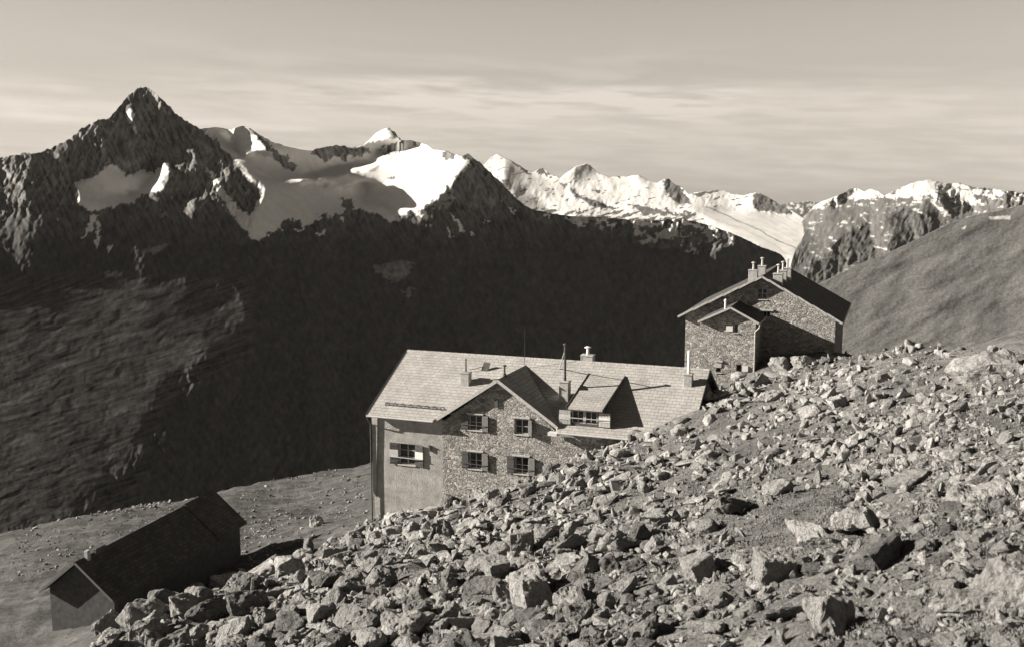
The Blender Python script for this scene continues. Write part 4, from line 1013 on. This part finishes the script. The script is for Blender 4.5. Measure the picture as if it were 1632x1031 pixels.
# the boulders one can pick out in the photograph: pixel of the foot, width in pixels, prototype, look
NAMED = [
    (846, 966, 104, 'cube', 0, 'pale', .75, (.95, .75, 1.0), 'big square pale block with a flat sunlit face at the bottom centre of the slope'),
    (892, 956, 40, 'spike', 1, 'grey', 1.0, (1, 1, 1), 'small upright stone in the dark hollow beside the big square block'),
    (930, 945, 62, 'round', 1, 'grey', .4, (1, 1, .9), 'rounded grey boulder right of the big square block and its dark hollow'),
    (1064, 938, 48, 'round', 2, 'pale', .3, (1, 1, 1.25), 'bright round white boulder below a pointed one, near the bottom of the slope'),
    (1094, 893, 44, 'spike', 0, 'grey', .6, (1.1, 1, .8), 'pointed pyramid-shaped boulder with a shaded right face above the bright round one'),
    (1115, 922, 60, 'cube', 2, 'pale', .7, (1, 1, 1), 'tilted angular boulder just right of the bright round white one'),
    (1232, 926, 84, 'cube', 3, 'pale', .6, (1, .9, .9), 'broad pale boulder casting a wide shadow, lower right of the slope'),
    (1320, 1005, 175, 'block', 3, 'pale', .5, (1, .8, 1.0), 'largest pale boulder with a deep black shadow at the bottom right'),
    (1250, 990, 120, 'slab', 2, 'grey', 2.2, (1, .8, 1), 'long slanting slab leaning beside the largest pale boulder'),
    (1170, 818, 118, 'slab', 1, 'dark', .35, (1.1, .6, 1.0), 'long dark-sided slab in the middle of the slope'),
    (1242, 788, 62, 'round', 0, 'pale', 2.0, (1, 1, .8), 'pale flat-topped boulder right of the long dark-sided slab'),
    (1292, 672, 52, 'round', 4, 'pale', .7, (1, .8, 1.1), 'bright boulder standing in the upper slope right of the slate roof'),
    (1335, 650, 66, 'slab', 0, 'pale', .3, (1, .8, 1.2), 'light flat boulder upslope from the bright standing one'),
    (1572, 604, 130, 'round', 3, 'grey', 1.2, (1.2, .8, 1.0), 'great rounded outcrop on the skyline at the right edge'),
    (1242, 590, 46, 'round', 3, 'grey', .1, (1, 1, 1.1), 'round boulder at the foot of the stone house below its annex shadow'),
    (1282, 582, 40, 'block', 1, 'grey', .8, (1, 1, 1), 'boulder beside the round one under the stone house gable'),
    (1230, 640, 56, 'round', 2, 'pale', 2.6, (1, .8, .9), 'smooth pale boulder below the annex of the stone house'),
    (1180, 628, 52, 'block', 4, 'pale', .5, (1.1, .8, .7), 'pale block beside the dark end of the hut roof'),
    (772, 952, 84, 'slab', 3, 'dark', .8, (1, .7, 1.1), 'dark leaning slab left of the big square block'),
    (790, 918, 50, 'cube', 1, 'pale', .9, (1, 1, 1), 'pale block with rubble on top, above and left of the big square block'),
    (835, 880, 50, 'cube', 4, 'pale', .85, (.9, .9, 1.3), 'upright pale stone with a shaded right side in the centre of the rubble'),
    (700, 835, 40, 'spike', 2, 'grey', .2, (1, 1, 1), 'upright pointed stone just below the stone corner of the hut'),
    (655, 850, 38, 'block', 2, 'pale', .3, (.9, .9, 1.2), 'pale stone with a bright face below the plastered corner'),
    (625, 905, 54, 'round', 2, 'grey', .9, (1, .9, .8), 'grey boulder with a sharp bright splinter at the left of the rubble'),
    (262, 972, 100, 'block', 3, 'dark', .3, (1.1, .9, .9), 'largest mossy rock of the heap in front of the dark shed wall'),
    (318, 962, 74, 'round', 4, 'grey', 1.3, (1, 1, 1.1), 'dark blocky rock right of the mossy heap by the shed'),
    (360, 930, 60, 'block', 0, 'grey', .3, (1, 1, .9), 'grey rock with light patches between the shed and the rubble'),
    (385, 918, 30, 'spike', 3, 'pale', .6, (1, 1, .8), 'small bright pointed rock at the edge of the shed shadow'),
    (505, 838, 38, 'round', 4, 'pale', 1.9, (.75, .7, 1.35), 'bright white rock standing alone on the meadow behind the shed'),
    (1400, 905, 110, 'block', 2, 'dark', 2.4, (1, .8, .8), 'dark hollowed rock pile in the lower right rubble'),
    (1450, 775, 80, 'round', 0, 'grey', 1.6, (1.2, .9, .5), 'knobbly pale outcrop in the right half of the slope'),
    (1365, 850, 120, 'slab', 4, 'pale', .2, (1, .8, 1.3), 'wide light slab set in turf in the right half of the slope'),
    (1280, 850, 130, 'slab', 2, 'pale', .5, (1.2, .6, 1.2), 'long pale ledge running up the slope above the broad pale boulder'),
]
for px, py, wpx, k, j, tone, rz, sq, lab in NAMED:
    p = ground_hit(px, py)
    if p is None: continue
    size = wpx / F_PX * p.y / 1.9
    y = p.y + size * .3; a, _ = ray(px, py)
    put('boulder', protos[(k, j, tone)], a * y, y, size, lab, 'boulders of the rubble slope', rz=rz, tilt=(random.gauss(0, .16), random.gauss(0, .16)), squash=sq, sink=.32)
    taken.append((a * y, y, size))
# the near rocks at the right edge, close to the camera
for px, py, Y, size, k, j, tone, rz, sq, sk, lab in (
        (1650, 1010, 5.6, .95, 'round', 1, 'grey', .4, (1, 1, .9), .35, 'massive blurred lichen-spotted rock filling the lower right corner'),
        (1530, 1025, 7.0, .65, 'round', 4, 'dark', 1.4, (1.3, 1, .5), .45, 'blurred spotted rock just left of the massive corner rock'),
        (1625, 840, 9.5, .8, 'slab', 2, 'grey', -.5, (1.3, .9, 1.3), .45, 'smooth leaning rock at the right edge above the corner rock'),
        (1570, 800, 14, .9, 'slab', 3, 'grey', .6, (1.3, .8, 1.0), .5, 'pale slanting slab beside the smooth leaning rock')):
    a, b = ray(px, py); x, y = a * Y, Y
    bm = hull_rock(700 + int(px), k, 8, .16, .05); me = bpy.data.meshes.new('boulder_near'); bm.to_mesh(me); bm.free(); me.materials.append(ROCKMATS[tone])
    o = put('boulder', me, x, y, size, lab, 'boulders of the rubble slope', rz=rz, squash=sq, sink=sk)
    taken.append((x, y, size))

# the scatter: thickly strewn in bands, thin where turf shows
def in_building_v(x, y):
    r = np.zeros(x.shape, bool)
    for F_, (u0, u1, v0, v1) in ((HUT, (-.3, 22.2, -.25, 12.2)), (UP, (-.8, 11.8, -.3, 13.5)), (UP, (1.0, 6.2, -4.4, 0)), (SHED, (-3, 3, -.4, 16.5))):
        dx, dy = x - F_.O.x, y - F_.O.y; u = dx * F_.e1.x + dy * F_.e1.y; v = dx * F_.e2.x + dy * F_.e2.y
        r |= (u0 < u) & (u < u1) & (v0 < v) & (v < v1)
    return r
def rubble_density(px, py, x, y):
    d = .62 + 1.7 * fbm((x - .4 * y) / 5.0, (y + .5 * x) / 11.0, 3, 201)
    d = d + .40 * ((px < 950) & (py > 700)); d = np.maximum(d - .12 * (px > 1050), 0.40 + 1.1 * fbm((x - .35 * y) / 3.2, (y + .5 * x) / 8.0, 3, 209))
    return np.where((px < 640) & (py < 980 - (px - 200) * .40), -.5, d)
def sample(n, x0, x1, y0, y1, pw=1.0):
    py = y0 + (y1 - y0) * rng.random(n) ** pw; px = rng.uniform(x0, x1, n); a, Y = ground_hits(px, py)
    ok = ~np.isnan(Y) & (Y > 4.5) & (Y < 140); px, py, a, Y = px[ok], py[ok], a[ok], Y[ok]; x = a * Y
    ok = ~in_building_v(x, Y); return px[ok], py[ok], x[ok], Y[ok]
px, py, x, Y = sample(42000, 150, 1660, 550, 1060, .9)
ok = (rng.random(len(px)) < rubble_density(px, py, x, Y)) & (Y < 92) & ~((px < 640) & (Y > 70)); px, py, x, Y = px[ok][:14000], py[ok][:14000], x[ok][:14000], Y[ok][:14000]
wpx = 7.6 * np.exp(rng.normal(0, .72, len(px))) + (py - 560) * .010
wpx = np.minimum(np.where(py > 820, wpx * (1 + (py - 820) / 520), wpx), np.interp(py, [560, 700, 850, 1000], [24, 30, 46, 66]))
cand = [tuple(float(q) for q in c) for c in zip(px, py, x, Y, wpx / F_PX * Y / 1.6, wpx)]
cand.sort(key=lambda c: -c[5])
def zone(px, py):
    if py > 900: return 'near the bottom of the slope left of the big square block' if px < 800 else ('near the bottom of the slope among the largest boulders' if px < 1250 else 'in the lower right of the slope')
    if px < 720: return 'in the block field below the plastered corner'
    if px < 930 and py < 800: return 'in the block field right under the stone gable'
    if px < 930: return 'in the middle of the rubble left of the big block'
    if px < 1140 and py < 770: return 'in the rubble below the dormer and slate roof'
    if px < 1280 and py < 680: return 'just below the stone house'
    if py < 640: return 'along the skyline right of the stone house'
    if px < 1300: return 'in the turf strip across the middle of the slope'
    return 'on the grassy right half of the slope'
NI = 300 - len(NAMED) - 6; cnt = 0; rest = []
TW = {'pale': ('pale', 'light'), 'grey': ('grey',), 'dark': ('dark',)}
KW = {'slab': 'flat slab', 'block': 'angular block', 'round': 'rounded rock', 'spike': 'pointed rock'}
for c in cand:
    px, py, x, y, size, wpx = c
    if any((x - a) ** 2 + (y - b) ** 2 < (s * .75 + size * .6) ** 2 for a, b, s in taken): continue
    if cnt < NI:
        k = random.choices(KINDS, (4, 4, 3, .5) if px < 1050 else (5, 1.6, 4, .2))[0]; j = random.randrange(5); tone = random.choices(list(ROCKMATS), (5, 4, 1.3))[0]
        sq = (random.uniform(.85, 1.2), random.uniform(.75, 1.1), random.uniform(.75, 1.2))
        lab = '%s %s lying %s' % (tone, KW[k], zone(px, py))
        put('boulder', protos[(k, j, tone)], x, y, size, lab, 'boulders of the rubble slope', rz=random.uniform(0, 6.3), tilt=(random.gauss(0, .28), random.gauss(0, .28)), squash=sq, sink=random.uniform(.15, .36) if px < 1050 else random.uniform(.38, .62))
        cnt += 1; taken.append((x, y, size))
    else: rest.append(c)
# everything smaller: one mesh of loose stones
def merge_rocks(name, items, mats, label, cat):
    lo = []
    for ki, k in enumerate(KINDS):
        for j in range(5):
            bm = hull_rock(300 + ki * 17 + j, k, 0, 0); bmesh.ops.bevel(bm, geom=bm.edges[:], offset=.07, segments=1, affect='EDGES', clamp_overlap=True); bmesh.ops.triangulate(bm, faces=bm.faces); bm.verts.index_update()
            lo.append((np.array([v.co[:] for v in bm.verts]), np.array([[v.index for v in f.verts] for f in bm.faces]))); bm.free()
    V, Fc, MI = [], [], []; nv = 0
    gz = ground(np.array([c[0] for c in items]), np.array([c[1] for c in items]))
    for (x, y, s), z in zip(items, gz):
        co, fa = lo[int(rng.integers(len(lo)))]
        q = rng.normal(size=4) * np.array([1, .22, .22, 1.6]); q /= np.linalg.norm(q); a, b, c_, d = q
        Rm = np.array([[1 - 2 * (c_ * c_ + d * d), 2 * (b * c_ - d * a), 2 * (b * d + c_ * a)], [2 * (b * c_ + d * a), 1 - 2 * (b * b + d * d), 2 * (c_ * d - b * a)], [2 * (b * d - c_ * a), 2 * (c_ * d + b * a), 1 - 2 * (b * b + c_ * c_)]])
        P = (co * s * rng.uniform(.7, 1.3, 3)) @ Rm.T
        P = P + np.array([x, y, z - P[:, 2].min() * rng.uniform(0.0, .5)])
        V.append(P); Fc.append(fa + nv); nv += len(P); MI.append(np.full(len(fa), int(rng.choice(3, p=[.45, .4, .15])), np.int32))
    me = np_mesh(name, np.concatenate(V), np.concatenate(Fc), smooth=False)
    o = link_mesh(name, me, mats); me.polygons.foreach_set('material_index', np.concatenate(MI)); me.update()
    return tag(o, label, cat, kind='stuff')
items = [(c[2], c[3], c[4]) for c in rest]
# gravel-sized chips between them
px, py, x, Y = sample(34000, 180, 1650, 560, 1050)
ok = (rng.random(len(px)) < .30 + .6 * rubble_density(px, py, x, Y)) & (Y < 92) & ~((px < 640) & ((Y > 75) | (py < 985 - (px - 200) * .40)))
items += [(float(a_), float(b_), float(c_)) for a_, b_, c_ in zip(x[ok], Y[ok], rng.uniform(1.3, 4.6, ok.sum()) / F_PX * Y[ok] / 1.6)]
merge_rocks('rubble', items, [ROCK_PALE, ROCK_GREY, ROCK_DARK], 'loose stones and chips strewn over the whole slope between the boulders', 'rubble')
# stones on the meadow behind the shed: a low row of rubble along the old path and scattered bits
n_ = 6500; r_ = rng.random(n_)
px = np.where(r_ < .25, rng.normal(265, 45, n_), np.where(r_ < .45, rng.uniform(60, 340, n_), np.where(r_ < .50, rng.normal(425, 30, n_), rng.uniform(20, 640, n_))))
py = np.where(r_ < .25, 792 - (px - 265) * .25 + rng.normal(0, 5, n_), np.where(r_ < .45, 828 - (px - 60) * .17 + rng.normal(0, 2, n_), np.where(r_ < .50, 850 + rng.normal(0, 18, n_) - (px - 430) * .3, rng.uniform(735, 930, n_))))
a_, Y = ground_hits(px, py); ok = ~np.isnan(Y); px, py, x, Y = px[ok], py[ok], (a_ * Y)[ok], Y[ok]
ok = (Y > 62) & (Y < 140) & ~in_building_v(x, Y) & ~((px > 200) & (py > 985 - (px - 200) * .40))
ms = [(float(p), float(q), float(r)) for p, q, r in zip(x[ok], Y[ok], (1.1 + 5.5 * rng.random(ok.sum()) ** 3.2) / F_PX * Y[ok] / 1.6)]
merge_rocks('meadow_stones', ms, [ROCK_PALE, ROCK_GREY, ROCK_DARK], 'small stones scattered and in rows on the meadow behind the shed', 'stones')

# leaning stake by the rubble
p = ground_hit(398, 966)
if p:
    m = MB(); m.bar((0, 0, -.3), (.12, 0, .85), .07, .06, (0, 1, 0)); m.bar((.085, -.002, .55), (.125, -.002, .62), .09, .075, (0, 1, 0)); st = m.build('stake', WOOD_SILVER, None, bevel=.008)
    st.location = p; tag(st, 'leaning pale wooden stake at the edge of the rubble by the shed', 'stake')

# grass: short tufts over the slope
def build_grass():
    px, py, x, Y = sample(16000, 180, 1650, 560, 1060, .85)
    ok = (Y < 70) & (fbm(x / 3.5, Y / 5.0, 3, 205) > -.12); x, Y = x[ok], Y[ok]
    k = 6; x = np.repeat(x, k) + rng.normal(0, .07, len(x) * k); Y = np.repeat(Y, k) + rng.normal(0, .07, len(Y) * k); z = ground(x, Y); n = len(x)
    an = rng.uniform(0, 6.28, n); h = rng.uniform(.04, .13, n) * np.clip(Y / 45, .35, 1); dx, dy = np.cos(an) * .02, np.sin(an) * .02; le = rng.uniform(-.7, .7, n) * h; lf = rng.uniform(-.6, .6, n) * h
    V = np.stack([np.stack([x - dx, Y - dy, z - .03], -1), np.stack([x + dx, Y + dy, z - .03], -1), np.stack([x + le, Y + lf, z + h], -1)], 1).reshape(-1, 3)
    Fc = np.arange(len(V)).reshape(-1, 3)
    me = np_mesh('grass', V, Fc, smooth=False)
    tag(link_mesh('grass', me, simple('dry_grass', .10, .2, 3.0, 1.0)), 'short dry grass growing between the stones of the slope', 'grass', kind='stuff')
build_grass()

# ------------------------------------------------------------------ the air: a very thin haze added to lift the dark valley wall
def build_haze():
    m = bpy.data.materials.new('haze'); m.use_nodes = True; t = m.node_tree; t.nodes.clear()
    o = t.nodes.new('ShaderNodeOutputMaterial'); v = t.nodes.new('ShaderNodeVolumePrincipled'); t.links.new(v.outputs[0], o.inputs['Volume'])
    v.inputs['Color'].default_value = (0.9, 0.89, 0.86, 1); v.inputs['Density'].default_value = 0.0000065; v.inputs['Anisotropy'].default_value = 0.0
    b = MB().box(-14000, 14000, -3000, 22000, -1900, 2600); h = b.build('haze', m, uv=False); tag(h, 'thin even haze added over the valley to lift its dark wall', 'haze', kind='stuff')
build_haze()
